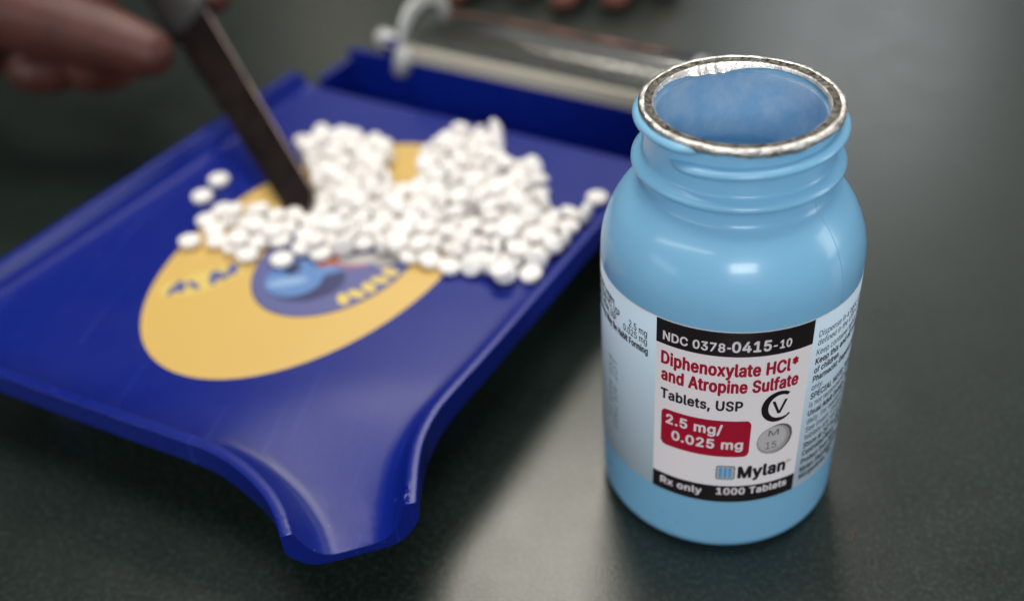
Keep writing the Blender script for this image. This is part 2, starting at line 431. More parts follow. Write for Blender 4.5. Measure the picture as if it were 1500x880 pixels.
GLYPHS = {
' ': (188, []),
'*': (453, [[201,223,206,331,114,272,89,315,186,365,89,415,114,459,206,400,201,509,250,509,246,400,337,459,362,415,266,365,362,315,337,272,246,331,250,223]]),
',': (188, [[38,-119,68,71,137,71,84,-119]]),
'-': (453, [[337,244,337,188,114,188,114,244]]),
'.': (188, [[95,-4,63,9,50,41,63,73,95,87,128,73,141,41,128,9]]),
'/': (249, [[235,533,71,-76,14,-76,178,533]]),
'0': (453, [[227,-7,174,1,130,24,95,62,69,113,57,155,50,202,48,254,50,306,57,353,69,395,95,447,130,484,174,508,227,516,279,508,323,484,358,447,384,395,396,353,403,306,405,254,403,202,396,155,384,113,359,62,323,24,279,1],[227,50,261,56,290,74,313,103,330,144,344,254,330,365,313,405,290,435,261,453,227,460,192,453,163,435,140,405,123,365,109,254,123,144,140,103,163,74,192,56]]),
'1': (453, [[76,0,76,55,391,55,391,0],[276,509,276,0,212,0,212,448,209,448,86,358,86,427,198,509]]),
'2': (453, [[64,0,64,47,234,229,282,282,311,327,320,371,308,419,273,449,224,460,172,447,139,413,127,362,66,362,86,442,143,496,225,516,306,497,361,445,381,372,371,318,336,259,267,180,153,60,153,57,389,57,389,0]]),
'3': (453, [[218,-7,133,10,70,57,52,91,44,132,109,132,126,87,165,59,219,50,275,61,315,93,329,145,316,196,275,234,201,248,157,248,157,299,288,448,288,452,70,452,70,509,372,509,372,461,211,278,211,289,264,288,308,276,344,253,371,222,393,145,387,103,370,66,309,12]]),
'4': (453, [[40,105,40,158,247,509,311,509,109,166,109,163,413,163,413,105],[282,0,282,121,282,146,282,318,343,318,343,0]]),
'5': (453, [[221,-7,140,11,83,60,60,130,122,130,138,89,173,60,221,50,276,64,314,104,328,162,314,221,275,262,218,277,167,268,128,246,67,253,96,509,366,509,366,452,151,452,134,301,178,325,229,334,294,321,345,285,379,231,391,163,385,117,369,76,309,15,268,-1]]),
'6': (453, [[226,-7,182,-1,142,15,84,74,64,162,80,239,102,285,137,340,252,509,322,509,151,261,145,261,165,288,196,307,235,314,316,295,370,240,389,157,368,73,310,14],[226,48,279,63,314,101,327,157,314,213,279,251,226,265,174,252,138,214,125,158,138,102,174,63]]),
'7': (453, [[97,0,323,448,323,452,62,452,62,509,391,509,391,449,165,0]]),
'8': (453, [[226,-7,136,11,74,62,57,96,52,135,65,195,101,241,153,265,119,282,93,308,76,342,70,380,90,450,146,498,226,516,306,498,361,450,382,380,376,342,359,308,333,282,300,267,351,241,387,195,401,135,395,96,378,62,317,11],[226,49,285,60,323,91,337,139,322,189,283,223,226,235,169,223,130,189,115,139,129,91,167,60],[226,290,274,300,307,330,319,376,308,420,275,449,226,460,177,449,145,420,133,376,145,330,178,300]]),
'9': (453, [[226,516,271,510,310,494,368,434,389,347,373,270,350,224,315,168,200,0,130,0,301,248,307,248,287,221,257,202,218,195,137,214,83,269,64,352,85,436,143,494],[226,460,174,446,138,407,125,352,138,295,174,257,226,243,279,257,314,295,327,350,314,407,279,446]]),
':': (188, [[95,-4,63,9,50,41,63,73,95,87,128,73,141,41,128,9],[95,271,63,284,50,316,63,349,95,362,128,349,141,316,128,284]]),
'A': (480, [[16,0,201,509,276,509,463,0,395,0,287,302,264,372,232,478,245,478,213,371,191,302,85,0],[110,142,110,199,370,199,370,142]]),
'B': (456, [[60,0,60,509,241,509,289,504,329,491,381,442,398,374,387,320,356,286,315,267,315,262,363,245,402,203,418,136,400,67,344,18,301,4,247,0],[125,57,245,57,296,63,330,80,349,105,355,137,342,184,306,218,248,231,125,231],[125,285,238,285,288,296,323,326,336,372,330,403,313,429,283,446,240,452,125,452]]),
'C': (510, [[267,-7,225,-3,186,7,150,25,119,49,92,79,70,115,53,157,44,203,40,254,44,305,53,352,70,393,92,429,119,459,150,484,186,501,225,512,267,516,340,504,402,471,448,418,473,348,408,348,389,395,357,428,315,449,267,456,223,450,184,432,150,403,125,364,109,314,103,254,109,194,125,145,151,105,184,76,223,59,267,53,315,60,357,81,389,114,408,160,473,160,448,91,402,38,341,5]]),
'D': (502, [[219,0,96,0,96,57,215,57,272,63,318,81,354,110,379,149,394,198,399,255,394,312,379,361,354,399,320,428,275,446,221,452,93,452,93,509,225,509,273,505,315,495,353,478,399,441,433,391,449,351,458,306,462,255,458,205,449,159,433,119,411,83,384,54,351,31,312,14,268,3],[125,509,125,0,60,0,60,509]]),
'E': (419, [[60,0,60,509,372,509,372,452,125,452,125,286,355,286,355,229,125,229,125,57,375,57,375,0]]),
'F': (410, [[60,0,60,509,369,509,369,452,125,452,125,278,346,278,346,221,125,221,125,0]]),
'H': (517, [[60,0,60,509,125,509,125,289,392,289,392,509,457,509,457,0,392,0,392,232,125,232,125,0]]),
'I': (300, [[31,0,31,57,118,57,118,452,31,452,31,509,269,509,269,452,183,452,183,57,269,57,269,0]]),
'K': (467, [[104,145,104,216,139,261,174,303,212,344,364,509,448,509,231,276,228,276],[60,0,60,509,125,509,125,334,124,225,125,193,125,0],[372,0,188,259,228,309,449,0]]),
'L': (393, [[60,0,60,509,125,509,125,57,361,57,361,0]]),
'M': (628, [[60,0,60,509,152,509,277,187,287,159,299,123,311,84,322,49,307,49,318,83,330,121,342,158,352,187,476,509,568,509,568,0,504,0,504,291,504,327,505,369,506,413,507,457,513,457,498,409,482,363,467,322,456,291,342,0,286,0,170,291,159,321,145,361,129,408,112,457,119,457,120,416,121,372,122,328,122,291,122,0]]),
'N': (523, [[60,0,60,509,136,509,343,183,363,151,388,107,414,55,405,54,401,108,399,157,399,195,399,509,463,509,463,0,387,0,202,290,177,331,148,381,108,452,119,454,122,384,124,328,125,291,125,0]]),
'O': (533, [[267,-7,225,-3,186,7,150,25,119,49,92,79,70,115,53,157,44,203,40,254,44,305,53,352,70,393,92,429,119,459,150,484,186,501,225,512,267,516,309,512,348,501,384,484,415,459,442,429,464,393,480,352,490,305,493,254,490,203,480,157,464,115,442,79,415,49,384,25,348,7,309,-3],[267,53,310,59,349,76,383,105,408,144,425,194,430,254,425,314,408,365,383,404,349,433,310,450,267,456,223,450,184,433,151,404,125,364,109,314,103,254,109,194,125,144,151,105,184,76,223,59]]),
'P': (445, [[60,0,60,509,235,509,289,503,332,487,366,462,390,430,409,348,390,265,366,233,332,207,289,191,235,186,109,186,109,242,233,242,297,256,333,294,344,348,333,402,297,439,232,452,125,452,125,0]]),
'R': (449, [[60,0,60,509,236,509,290,504,333,489,367,465,390,433,409,352,390,271,367,240,333,217,289,203,236,198,96,198,96,255,234,255,298,267,334,300,345,352,334,405,298,440,233,452,125,452,125,0],[353,0,230,229,303,229,428,0]]),
'S': (447, [[224,-9,128,9,64,60,38,137,104,137,123,88,166,59,224,49,286,60,329,92,346,139,332,179,296,205,245,222,184,239,128,260,86,289,60,326,52,372,58,413,75,448,138,498,227,516,316,498,377,449,401,378,337,378,326,412,302,437,267,453,225,459,167,448,129,418,115,376,131,334,169,308,212,293,264,279,312,264,359,238,395,198,408,139,386,64,323,11,278,-4]]),
'T': (449, [[32,452,32,509,417,509,417,452,257,452,257,0,193,0,193,452]]),
'U': (517, [[259,-8,203,-2,154,15,114,43,85,80,66,124,60,173,60,509,124,509,124,178,141,113,187,68,259,52,331,68,377,113,393,178,393,509,457,509,457,173,451,124,433,80,403,43,363,15,315,-2]]),
'V': (480, [[204,0,16,509,84,509,192,206,215,137,248,31,235,31,267,138,290,206,395,509,463,509,278,0]]),
'W': (686, [[155,0,16,509,82,509,163,196,175,145,187,94,197,40,189,40,200,94,211,145,224,196,306,509,380,509,462,196,474,145,486,94,497,40,488,40,499,94,510,145,523,196,603,509,670,509,530,0,455,0,368,323,351,391,336,475,350,475,335,395,318,323,230,0]]),
'X': (474, [[18,0,217,284,217,236,29,509,104,509,178,400,204,361,223,329,243,292,232,292,252,329,272,361,298,400,374,509,446,509,259,239,259,287,456,0,382,0,292,129,268,165,250,195,230,231,244,231,225,196,206,166,182,129,91,0]]),
'a': (389, [[160,-9,94,5,48,45,30,108,43,161,78,193,125,211,178,220,234,227,265,235,276,255,267,297,240,322,196,331,149,322,118,301,100,274,41,291,79,346,133,375,194,384,239,379,286,360,322,320,337,251,337,0,277,0,277,52,272,52,252,25,215,1],[170,45,228,59,263,93,276,138,276,190,259,182,231,176,200,171,175,168,134,159,103,139,92,105,102,72,130,52]]),
'b': (424, [[229,-8,172,4,138,31,118,59,112,59,112,0,53,0,53,509,114,509,114,319,118,319,137,346,171,373,229,384,274,378,313,361,345,332,370,293,385,245,390,189,385,133,370,84,346,45,313,16,274,-2],[220,47,279,66,316,117,328,189,316,261,280,311,220,330,161,312,125,263,113,189,125,115,162,65]]),
'c': (396, [[207,-8,159,-2,117,16,82,46,56,85,40,133,34,187,40,243,56,291,82,330,117,360,159,378,207,384,260,377,305,356,340,322,362,277,303,262,290,289,270,311,242,325,207,330,145,310,108,258,96,187,108,117,145,66,207,46,243,52,271,66,292,89,304,117,363,102,341,56,306,21,261,-1]]),
'd': (424, [[195,-8,151,-2,111,16,79,45,55,84,39,133,34,189,39,245,55,293,79,332,112,361,151,378,196,384,253,373,287,346,306,319,311,319,311,509,372,509,372,0,313,0,313,59,307,59,287,31,252,4],[205,47,263,65,299,115,312,189,300,263,263,312,205,330,145,311,108,261,96,189,109,117,145,66]]),
'e': (404, [[212,-8,161,-2,117,16,82,46,56,85,40,132,34,187,39,242,55,290,81,329,115,359,157,378,205,384,266,374,319,341,357,282,371,194,371,169,75,169,75,221,338,221,310,202,298,269,263,314,205,330,146,313,109,270,96,211,96,178,110,106,151,61,212,46,254,53,285,73,306,105,365,91,335,39,283,4]]),
'f': (254, [[228,379,228,327,6,327,6,379],[81,0,81,432,96,486,135,519,187,530,222,527,243,521,227,468,215,472,195,474,154,460,142,419,142,0]]),
'g': (425, [[207,-151,134,-140,82,-110,51,-69,101,-41,122,-66,154,-88,207,-97,249,-92,282,-75,304,-47,311,-6,311,68,306,68,287,41,252,16,195,5,113,27,80,53,55,90,39,136,34,191,39,246,55,293,80,332,112,361,152,378,196,384,253,373,288,346,308,319,313,319,313,379,372,379,372,-9,367,-54,350,-90,291,-136],[205,59,264,75,300,121,312,193,300,264,264,312,205,330,145,312,109,262,96,193,109,123,145,76]]),
'h': (410, [[114,227,114,0,53,0,53,509,114,509,114,287,102,287,124,332,152,362,187,379,227,384,295,369,341,321,357,240,357,0,296,0,296,235,290,275,273,304,246,323,210,329,161,317,126,283]]),
'i': (167, [[53,0,53,379,114,379,114,0],[84,443,54,455,41,483,54,512,84,524,114,512,126,483,114,455]]),
'l': (189, [[139,-2,101,3,74,20,58,47,53,84,53,509,114,509,114,99,120,62,146,52,160,53,170,54,181,3,162,-1]]),
'm': (610, [[53,0,53,379,112,379,112,295,108,295,132,346,172,376,219,386,257,380,287,361,309,331,321,295,312,295,337,343,381,375,437,386,497,372,541,328,557,255,557,0,496,0,496,254,490,289,473,313,419,330,374,320,345,290,335,247,335,0,274,0,274,260,269,288,253,311,199,330,158,320,126,289,114,238,114,0]]),
'n': (410, [[114,227,114,0,53,0,53,379,112,379,112,287,102,287,124,332,152,362,187,379,227,384,295,369,341,321,357,240,357,0,296,0,296,235,290,275,273,304,246,323,210,329,161,317,126,283]]),
'o': (415, [[207,-8,159,-2,117,16,82,46,56,85,40,133,34,187,40,243,56,291,82,330,117,360,159,378,207,384,256,378,299,360,333,330,359,291,376,243,381,187,376,133,359,85,333,46,299,16,256,-2],[207,46,270,66,307,117,319,187,307,258,270,310,207,330,145,310,108,258,96,187,108,117,145,66]]),
'p': (424, [[53,-143,53,379,112,379,112,319,118,319,137,346,171,373,229,384,274,378,313,361,345,332,370,293,385,245,390,189,385,133,370,84,346,45,313,16,274,-2,229,-8,173,4,138,31,118,59,114,59,114,-143],[220,47,279,66,316,117,328,189,316,261,280,311,220,330,161,312,125,263,113,189,125,115,162,65]]),
'r': (259, [[53,0,53,379,112,379,112,321,115,321,152,367,213,385,229,384,243,384,243,322,230,324,207,326,159,315,126,284,114,237,114,0]]),
's': (365, [[182,-8,112,3,62,38,36,94,94,107,124,60,181,45,244,62,262,81,268,103,254,136,212,155,149,170,104,186,72,208,53,237,47,274,65,332,115,370,187,384,254,372,299,339,324,290,268,277,243,316,219,328,187,333,131,317,109,277,124,243,172,223,229,209,275,194,306,171,325,142,331,107,312,47,260,6]]),
't': (227, [[204,379,204,327,6,327,6,379],[65,471,126,471,126,98,136,61,170,50,185,51,202,54,213,2,192,-3,168,-4,125,2,92,21,72,52,65,93]]),
'u': (410, [[182,-5,115,11,69,59,53,139,53,379,114,379,114,144,119,105,137,75,164,56,200,50,249,62,283,97,296,153,296,379,357,379,357,0,298,0,298,92,307,92,286,47,257,17,222,0]]),
'v': (389, [[163,0,17,379,84,379,165,155,187,87,206,21,184,21,203,87,224,155,305,379,371,379,226,0]]),
'w': (567, [[138,0,23,379,87,379,133,214,154,137,175,41,165,41,186,135,206,214,252,379,316,379,362,214,382,136,402,41,391,41,413,135,434,214,480,379,545,379,429,0,368,0,319,172,305,225,291,280,277,338,291,338,277,280,263,225,248,172,199,0]]),
'x': (379, [[21,0,171,218,171,171,29,379,100,379,147,306,179,253,207,206,175,206,202,253,233,306,282,379,352,379,209,169,209,214,358,0,287,0,231,85,200,136,173,182,205,182,178,136,148,85,91,0]]),
'y': (389, [[47,-139,61,-86,71,-87,104,-89,130,-74,151,-36,163,-1,17,379,84,379,165,155,187,87,206,21,184,21,202,87,224,155,305,379,371,379,204,-58,177,-107,139,-136,91,-145,65,-143]]),
'®': (463, [[231,118,154,134,91,177,48,240,33,317,48,394,91,457,154,500,231,516,309,500,372,457,415,394,430,317,415,240,372,177,309,134],[231,166,307,187,362,241,382,317,362,393,307,447,231,467,156,447,101,393,81,317,101,241,156,187],[273,226,228,312,273,312,319,226],[161,226,161,409,253,409,279,402,302,383,311,350,302,316,278,295,250,287,185,287,185,319,239,319,257,327,267,350,257,372,239,378,203,378,203,226]]),
'°': (316, [[158,283,101,298,59,340,43,397,59,455,101,497,158,513,216,497,257,455,273,397,257,340,216,298],[158,334,190,343,213,366,222,397,213,430,190,453,158,462,126,453,103,430,95,397,103,366,126,343]])}

import numpy as np
dg = bpy.context.evaluated_depsgraph_get
_cap = {}; _gl = {}
def glyph(ch):
    """letter outline -> triangles, filled by the non-zero winding rule"""
    if ch in _gl: return _gl[ch]
    adv, cons = GLYPHS[ch]
    if not cons: _gl[ch] = (adv/1000, [], []); return _gl[ch]
    pts, ed = [], []
    for c_ in cons:
        o_ = len(pts); m_ = len(c_)//2
        pts += [Vector((c_[2*i]/1000, c_[2*i+1]/1000)) for i in range(m_)]
        ed += [(o_+i, o_+(i+1) % m_) for i in range(m_)]
    ov, oe, of, *_r = delaunay_2d_cdt(pts, ed, [], 0, 1e-5)
    EA = np.array([pts[a] for a, b_ in ed]); EB = np.array([pts[b_] for a, b_ in ed])
    F = []
    for f in of:
        cx_ = sum(ov[i].x for i in f)/len(f); cy_ = sum(ov[i].y for i in f)/len(f)
        with np.errstate(divide='ignore', invalid='ignore'):
            xx = EA[:, 0]+(cy_-EA[:, 1])*(EB[:, 0]-EA[:, 0])/(EB[:, 1]-EA[:, 1])
        hit = xx > cx_
        wn = (((EA[:, 1] <= cy_) & (EB[:, 1] > cy_) & hit).sum()) - (((EA[:, 1] > cy_) & (EB[:, 1] <= cy_) & hit).sum())
        if wn != 0: F.append(tuple(f))
    _gl[ch] = (adv/1000, [(p.x, p.y, 0) for p in ov], F)
    return _gl[ch]
def text_mesh(s, bold=0):
    V, F, x = [], [], 0
    for ch in s:
        adv, v, f = glyph(ch); o_ = len(V)
        V += [(p[0]+x, p[1], 0) for p in v]; F += [tuple(i+o_ for i in q) for q in f]; x += adv+bold*1.1
    return V, F
def cap_h(bold):
    if bold not in _cap:
        v, _ = text_mesh('H', bold); _cap[bold] = (min(p[1] for p in v), max(p[1] for p in v))
    return _cap[bold]
def text(s, s0, s1, base, cap, m, bold=0.0, off=.11, fit=True, name='lettering', vertical=False, tilt=0.0):
    v, f = text_mesh(s, bold)
    if not v: return
    y0, y1 = cap_h(bold); xa = min(p[0] for p in v); xb = max(p[0] for p in v)
    k = cap/(y1-y0); kx = (s1-s0)/(xb-xa) if fit else k*(s1 or 1)
    sh = bold*k; kx *= 1-2*bold/(xb-xa)
    P, FF = [], []
    steps = [(0, 0)] if bold <= 0 else [(math.cos(R(a))*sh*q, math.sin(R(a))*sh*q) for q in (.5, 1) for a in range(0, 360, 45)]
    for i, (ax, az) in enumerate(steps):
        o_ = len(P)
        for x, y, _ in v:
            P.append(cyl(s0+sh+(x-xa)*kx+ax, base+(y-y0)*k+az, off+.0015*i))
        FF += [tuple(q+o_ for q in p) for p in f]
    return obj(name, P, FF, m, label, False)
BD = .022
text('NDC 0378', 1.35, 12.45, 53.65, 1.85, m_whitep, .02)
text('-', 12.75, 13.35, 53.75, 1.9, m_whitep, .02)
text('0415', 13.55, 20.3, 53.75, 2.25, m_whitep, .022)
text('-10', 20.65, 23.95, 53.85, 1.75, m_whitep, .02)
text('Diphenoxylate HCl*', 1.1, 25.7, 48.15, 2.75, m_red, .026)
text('and Atropine Sulfate', 1.2, 26.2, 44.25, 2.75, m_red, .026)
text('Tablets, USP', 1.2, 16.3, 39.85, 2.25, m_black, .024)
text('2.5 mg/', 2.45, 13.1, 33.85, 2.25, m_whitep, .026)
text('0.025 mg', 3.7, 17.0, 30.1, 2.25, m_whitep, .026)
text('Mylan', 16.5, 25.9, 22.35, 2.9, m_black, .034)
text('®', 26.0, 27.1, 23.8, 1.05, m_greyp, 0)
text('Rx only', 1.7, 10.1, 17.35, 1.75, m_whitep, .026)
text('1000 Tablets', 12.8, 26.7, 17.75, 1.75, m_whitep, .026)
# schedule mark: an open C with a V inside
V, F = [], []
n = 40
for i in range(n+1):
    t = i/n; a = R(52 + 268*t)
    wd = 1.3*(.55+.45*math.sin(math.pi*min(1, max(0, (t*1.05)))))*(1.0 if t < .85 else 1-.45*(t-.85)/.15)
    ro_s, ro_z = 3.25, 3.75
    V.append(cyl(22.95+ro_s*math.cos(a), 39.85+ro_z*math.sin(a), .11))
    V.append(cyl(22.95+(ro_s-wd)*math.cos(a), 39.85+(ro_z-wd)*math.sin(a), .11))
F = [(2*i, 2*i+2, 2*i+3, 2*i+1) for i in range(n)]
flat('schedule_mark', (V, F), m_black)
text('V', 21.65, 24.6, 38.2, 3.05, m_black, .012, off=.12, name='schedule_mark')
# printed tablet picture
poly_sheet('tablet_picture', ell(23.2, 31.55, 3.3, 3.75, 40, -.3), .088, m_dgreyp)
poly_sheet('tablet_picture', ell(22.75, 31.5, 3.25, 3.6, 40, -.3), .096, m_greyp)
poly_sheet('tablet_picture', ell(22.5, 31.75, 2.75, 3.1, 40, -.3), .102, m_lgreyp)
text('M', 21.6, 23.6, 32.6, 1.45, m_dgreyp, 0, off=.112)
text('15', 21.3, 23.4, 29.3, 1.75, m_dgreyp, 0, off=.112)
# maker's mark: rounded square with three blue bars
poly_sheet('logo', rrect(12.45, 16.0, 21.85, 25.6, .45), .092, m_dgreyp)
poly_sheet('logo', rrect(12.65, 15.8, 22.05, 25.4, .3), .098, m_lgreyp)
for k in range(3):
    flat('logo', sheet(13.0+.88*k, 13.62+.88*k, 22.3, 25.15, .106, 3), m_bluep)
# left panel
text('2.5 mg', -6.55, -2.0, 52.2, 1.5, m_softblack, .004)
text('0.025 mg', -8.2, -2.0, 50.35, 1.5, m_softblack, .004)
text('Warning: May Be Habit Forming', -20.5, -1.8, 48.2, 1.5, m_softblack, .02)
text('Each tablet contains:', -22, -11.2, 53.9, 1.5, m_softblack, .004)
text('Diphenoxylate HCl, USP', -23, -9.4, 52.2, 1.5, m_softblack, .004)
text('Atropine Sulfate, USP', -23, -10.7, 50.35, 1.5, m_softblack, .004)
for s_, t_, ln in ((-11.9, 'LOT  A0L7902', 17.5), (-14.0, 'EXP  MAR 16', 16)):
    v, f = text_mesh(t_, .008)
    y0_, y1_ = cap_h(.008); xa = min(p[0] for p in v); xb = max(p[0] for p in v)
    obj('lettering', [cyl(s_+(y-y0_)/(y1_-y0_)*1.55, 40.2-(x-xa)/(xb-xa)*ln, .11) for x, y, _ in v], f, m_stamp, label, False)
# right panel
lines = [('Dispense in a tight, light-resistant', 54.85-1.5, 24, 0), ('defined in the USP using a child', 51.4, 22, 0), ('Keep container tightly closed.', 49.1, 20, 0),
         ('Keep this and all medication', 47.0, 21, 1), ('of children.', 44.9, 7.8, 1), ('Pharmacist: Dispense with leaflet', 42.8, 22, 1), ('only.', 40.7, 3.2, 0),
         ('SPECIAL NOTE: This product', 38.55, 21, 1), ('is not recommended for children', 36.45, 22, 0), ('Usual Adult Dosage: Two tablets', 34.3, 22, 1), ('daily. For maintenance dosage', 32.2, 21, 0),
         ('See insert. Children have', 30.1, 18, 0), ('tablets are not to be given', 28.1, 19, 0), ('Store at 20° to 25°C', 25.9, 15, 1), ('Controlled Room Temperature', 23.8, 20, 1),
         ('Protect from light.', 21.5, 13, 1), ('Mylan Pharmaceuticals Inc.', 19.3, 19, 1), ('Morgantown, WV', 17.4, 12, 1)]
for s_, z_, wd, bo in lines:
    text(s_, 29.75, 29.75+wd*.92, z_, 1.42, m_softblack, .013 if bo else 0)
# ------------------------------------------------------------------ counting tray (plan axes U along the front edge, W towards the back)
A0 = R(-18); Uv = Vector((math.cos(A0), math.sin(A0), 0)); Wv = Vector((-Uv.y, Uv.x, 0))
tray = empty('counting_tray', (-105, 45, 0))
tag(tray, 'royal blue plastic counting tray with pouring spout and yellow oval print', 'tray')
ZF, ZR = 20.0, 25.0
def arc_corner(p, a, b, r_, n=6):
    """round the corner p between directions to a and to b"""
    p, a, b = Vector(p), Vector(a), Vector(b)
    da, db = (a-p).normalized(), (b-p).normalized()
    s, e = p+da*r_, p+db*r_
    return [s*(1-t)**2 + p*2*t*(1-t) + e*t*t for t in [k/n for k in range(n+1)]]
cFL, cBL, cBR = (-193, -9.1), (-139.5, 132), (-20.5, 92.5)
kL, kR = (-143.5, 136.6), (-19.0, 94.0)
left_wall = [Vector(kL)] + arc_corner(cFL, kL, (-105.8, -32.2), 9)
front_wall = smooth_path([(-120, -28.3, 0), (-105.8, -31.9, 0), (-98.9, -33.8, 0), (-93, -36.5, 0), (-87.3, -40.1, 0), (-82.7, -43.9, 0), (-78.9, -48.2, 0), (-76.2, -52.4, 0)], 4)
right_wall = smooth_path([(-53.6, -40.6, 0), (-54.9, -35, 0), (-55.9, -30, 0), (-56.5, -24.1, 0), (-55.8, -16.6, 0), (-53.7, -9.6, 0), (-50.7, -1.2, 0), (-47.1, 9.3, 0), (-42.4, 23.5, 0)], 4)
walls = [left_wall + [Vector((p.x, p.y)) for p in front_wall], [Vector((p.x, p.y)) for p in right_wall] + [Vector(kR)]]
def resample(P, step):
    out = [P[0]]
    for a, b in zip(P[:-1], P[1:]):
        d = (b-a).length; n = max(1, round(d/step))
        for k in range(1, n+1): out.append(a+(b-a)*k/n)
    return out
walls = [resample(w_, 1.6) for w_ in walls]
_ea, _eb = walls[0][-1], walls[1][0]; _el = (_eb-_ea).length
_es = [0, .12, .25, 1.1, 2.1, 2.25, 2.4, 2.7, 3.2, 3.9, 4.7, 5.6, 6.7, 8.0, 9.4]
end_edge = [_ea+(_eb-_ea)*(s_/_el) for s_ in _es] + [_eb+(_ea-_eb)*(s_/_el) for s_ in _es[::-1]]
back_edge = resample([walls[1][-1], walls[0][0]], 2.0)
loop = walls[0] + end_edge[1:-1] + walls[1] + back_edge[1:-1]
segs = [(w_[i], w_[i+1]) for w_ in walls for i in range(len(w_)-1)]
import numpy as np
SA = np.array([(a.x, a.y) for a, b in segs]); SB = np.array([(b.x, b.y) for a, b in segs]); SD = SB-SA; SL = (SD**2).sum(1)
def wall_dist(p):
    q = np.array((p[0], p[1])); t = np.clip(((q-SA)*SD).sum(1)/SL, 0, 1)
    return float(np.sqrt((((SA+SD*t[:, None])-q)**2).sum(1).min()))
LP = np.array([(p.x, p.y) for p in loop])
LA, LB = LP, np.roll(LP, -1, 0); LD = LB-LA; LL = (LD**2).sum(1)+1e-12
def loop_dist(p):
    q = np.array((p[0], p[1])); t = np.clip(((q-LA)*LD).sum(1)/LL, 0, 1)
    return float(np.sqrt((((LA+LD*t[:, None])-q)**2).sum(1).min()))
def inside(p):
    x, y = p[0], p[1]
    c_ = ((LA[:, 1] > y) != (LB[:, 1] > y)); yy = np.where(LD[:, 1] == 0, 1e-9, LD[:, 1])
    return bool((c_ & (x < LD[:, 0]*(y-LA[:, 1])/yy+LA[:, 0])).sum() % 2)
spout = Vector((-64.9, -46.5)); kA = Vector(kL); kdir = (Vector(kR)-kA).normalized(); kn = Vector((kdir.y, -kdir.x))
if kn.dot(Vector((-100, 40))-kA) < 0: kn = -kn
def sstep(t): t = max(0, min(1, t)); return t*t*(3-2*t)
def floor_z(p):
    s = (Vector((p[0], p[1]))-spout).length
    return ZF - 3.4*sstep(1-s/46)
def back_drop(p):
    d = (Vector((p[0], p[1]))-kA).dot(kn)
    return 2.6*max(0, 1-d/3.6)**2
NL = len(walls[0])-1
def right_side(p):
    q = np.array((p[0], p[1])); t = np.clip(((q-SA)*SD).sum(1)/SL, 0, 1)
    d = (((SA+SD*t[:, None])-q)**2).sum(1)
    return int(d.argmin()) >= NL
def top_z(p, dw=None):
    d = wall_dist(p) if dw is None else dw
    near = sstep(1-(Vector((p[0], p[1]))-spout).length/52)
    rs = right_side(p)
    wf = (4.2 if rs else 3.0)*(1-near) + 7.8*near
    f = floor_z(p)
    if d < .25: z = ZR - .2*(1-d/.25)**2
    elif d < 2.1: z = ZR
    elif d < 2.4: z = ZR - .35*((d-2.1)/.3)**2
    else:
        t = min(1, (d-2.4)/wf); z = f + (ZR-.35-f)*(1-t)**((2.6 if rs else 1.35)*(1-near)+3.0*near)
    dk = (Vector((p[0], p[1]))-kA).dot(kn)
    if z > f: z = f+(z-f)*sstep((dk+1.2)/6.5)
    return z - back_drop(p)*(1 if d > 2.7 else .6)
def bot_z(p, dw=None):
    d = wall_dist(p) if dw is None else dw
    near = sstep(1-(Vector((p[0], p[1]))-spout).length/40)
    near = sstep(1-(Vector((p[0], p[1]))-spout).length/30)
    rr = 2.2 + 5.2*near
    f = floor_z(p)-1.9
    z0 = f+1.0+near*(ZR-2.0-f-1.0)
    return f + (z0-f)*max(0, 1-d/rr)**2.4
pts = [Vector((p.x, p.y)) for p in loop]
nl = len(pts)
nrm = []
for i in range(nl):
    d = (loop[(i+1) % nl]-loop[i-1]).normalized(); nrm.append(Vector((-d.y, d.x)))
offs = [.12, .25, 1.1, 2.1, 2.25, 2.4, 2.7, 3.2, 3.9, 4.7, 5.6, 6.7, 8.0, 9.6]
for od in offs:
    for i in range(nl):
        p = pts[i]+nrm[i]*od
        if inside(p) and loop_dist(p) > od-.06: pts.append(p)
x_ = [p.x for p in loop]; y_ = [p.y for p in loop]
for i in range(0, 60):
    for j in range(0, 60):
        p = Vector((min(x_)+i*3.6, min(y_)+j*3.6+(i % 2)*1.8))
        if p.x < max(x_) and p.y < max(y_) and inside(p) and loop_dist(p) > 10.5: pts.append(p)
# more rows across the spout so the cut end reads as a clean U
for k in range(1, 46):
    a, b = end_edge[0], end_edge[-1]
    q = a+(b-a)*k/46
    n_ = Vector((-(b-a).y, (b-a).x)).normalized()
    for od in (.0, 1.2, 2.6, 4.4):
        if od == 0: continue
        p = q+n_*od
        if inside(p) and loop_dist(p) > .5 and min((p-x).length for x in pts) > .3: pts.append(p)
edges = [(i, (i+1) % nl) for i in range(nl)]
cv, ce, cf, ov, oe, of_ = delaunay_2d_cdt(pts, edges, [], 1, 1e-4)
dws = [wall_dist(p) for p in cv]
nv = len(cv)
V = [(p.x, p.y, top_z(p, d)) for p, d in zip(cv, dws)] + [(p.x, p.y, min(bot_z(p, d), top_z(p, d)-1.2)) for p, d in zip(cv, dws)]
F = [tuple(f) for f in cf] + [tuple(i+nv for i in f[::-1]) for f in cf]
cnt = {}
for f in cf:
    for i in range(len(f)):
        a, b = f[i], f[(i+1) % len(f)]; cnt[(a, b)] = 1
for (a, b) in list(cnt):
    if (b, a) not in cnt: F.append((b, a, a+nv, b+nv))
o = obj('tray_deck', V, F, m_tray, tray, True)
sm = o.modifiers.new('edge', 'EDGE_SPLIT'); sm.split_angle = R(34)

def uw(u_, w_): p = Uv*u_+Wv*w_; return (p.x, p.y)
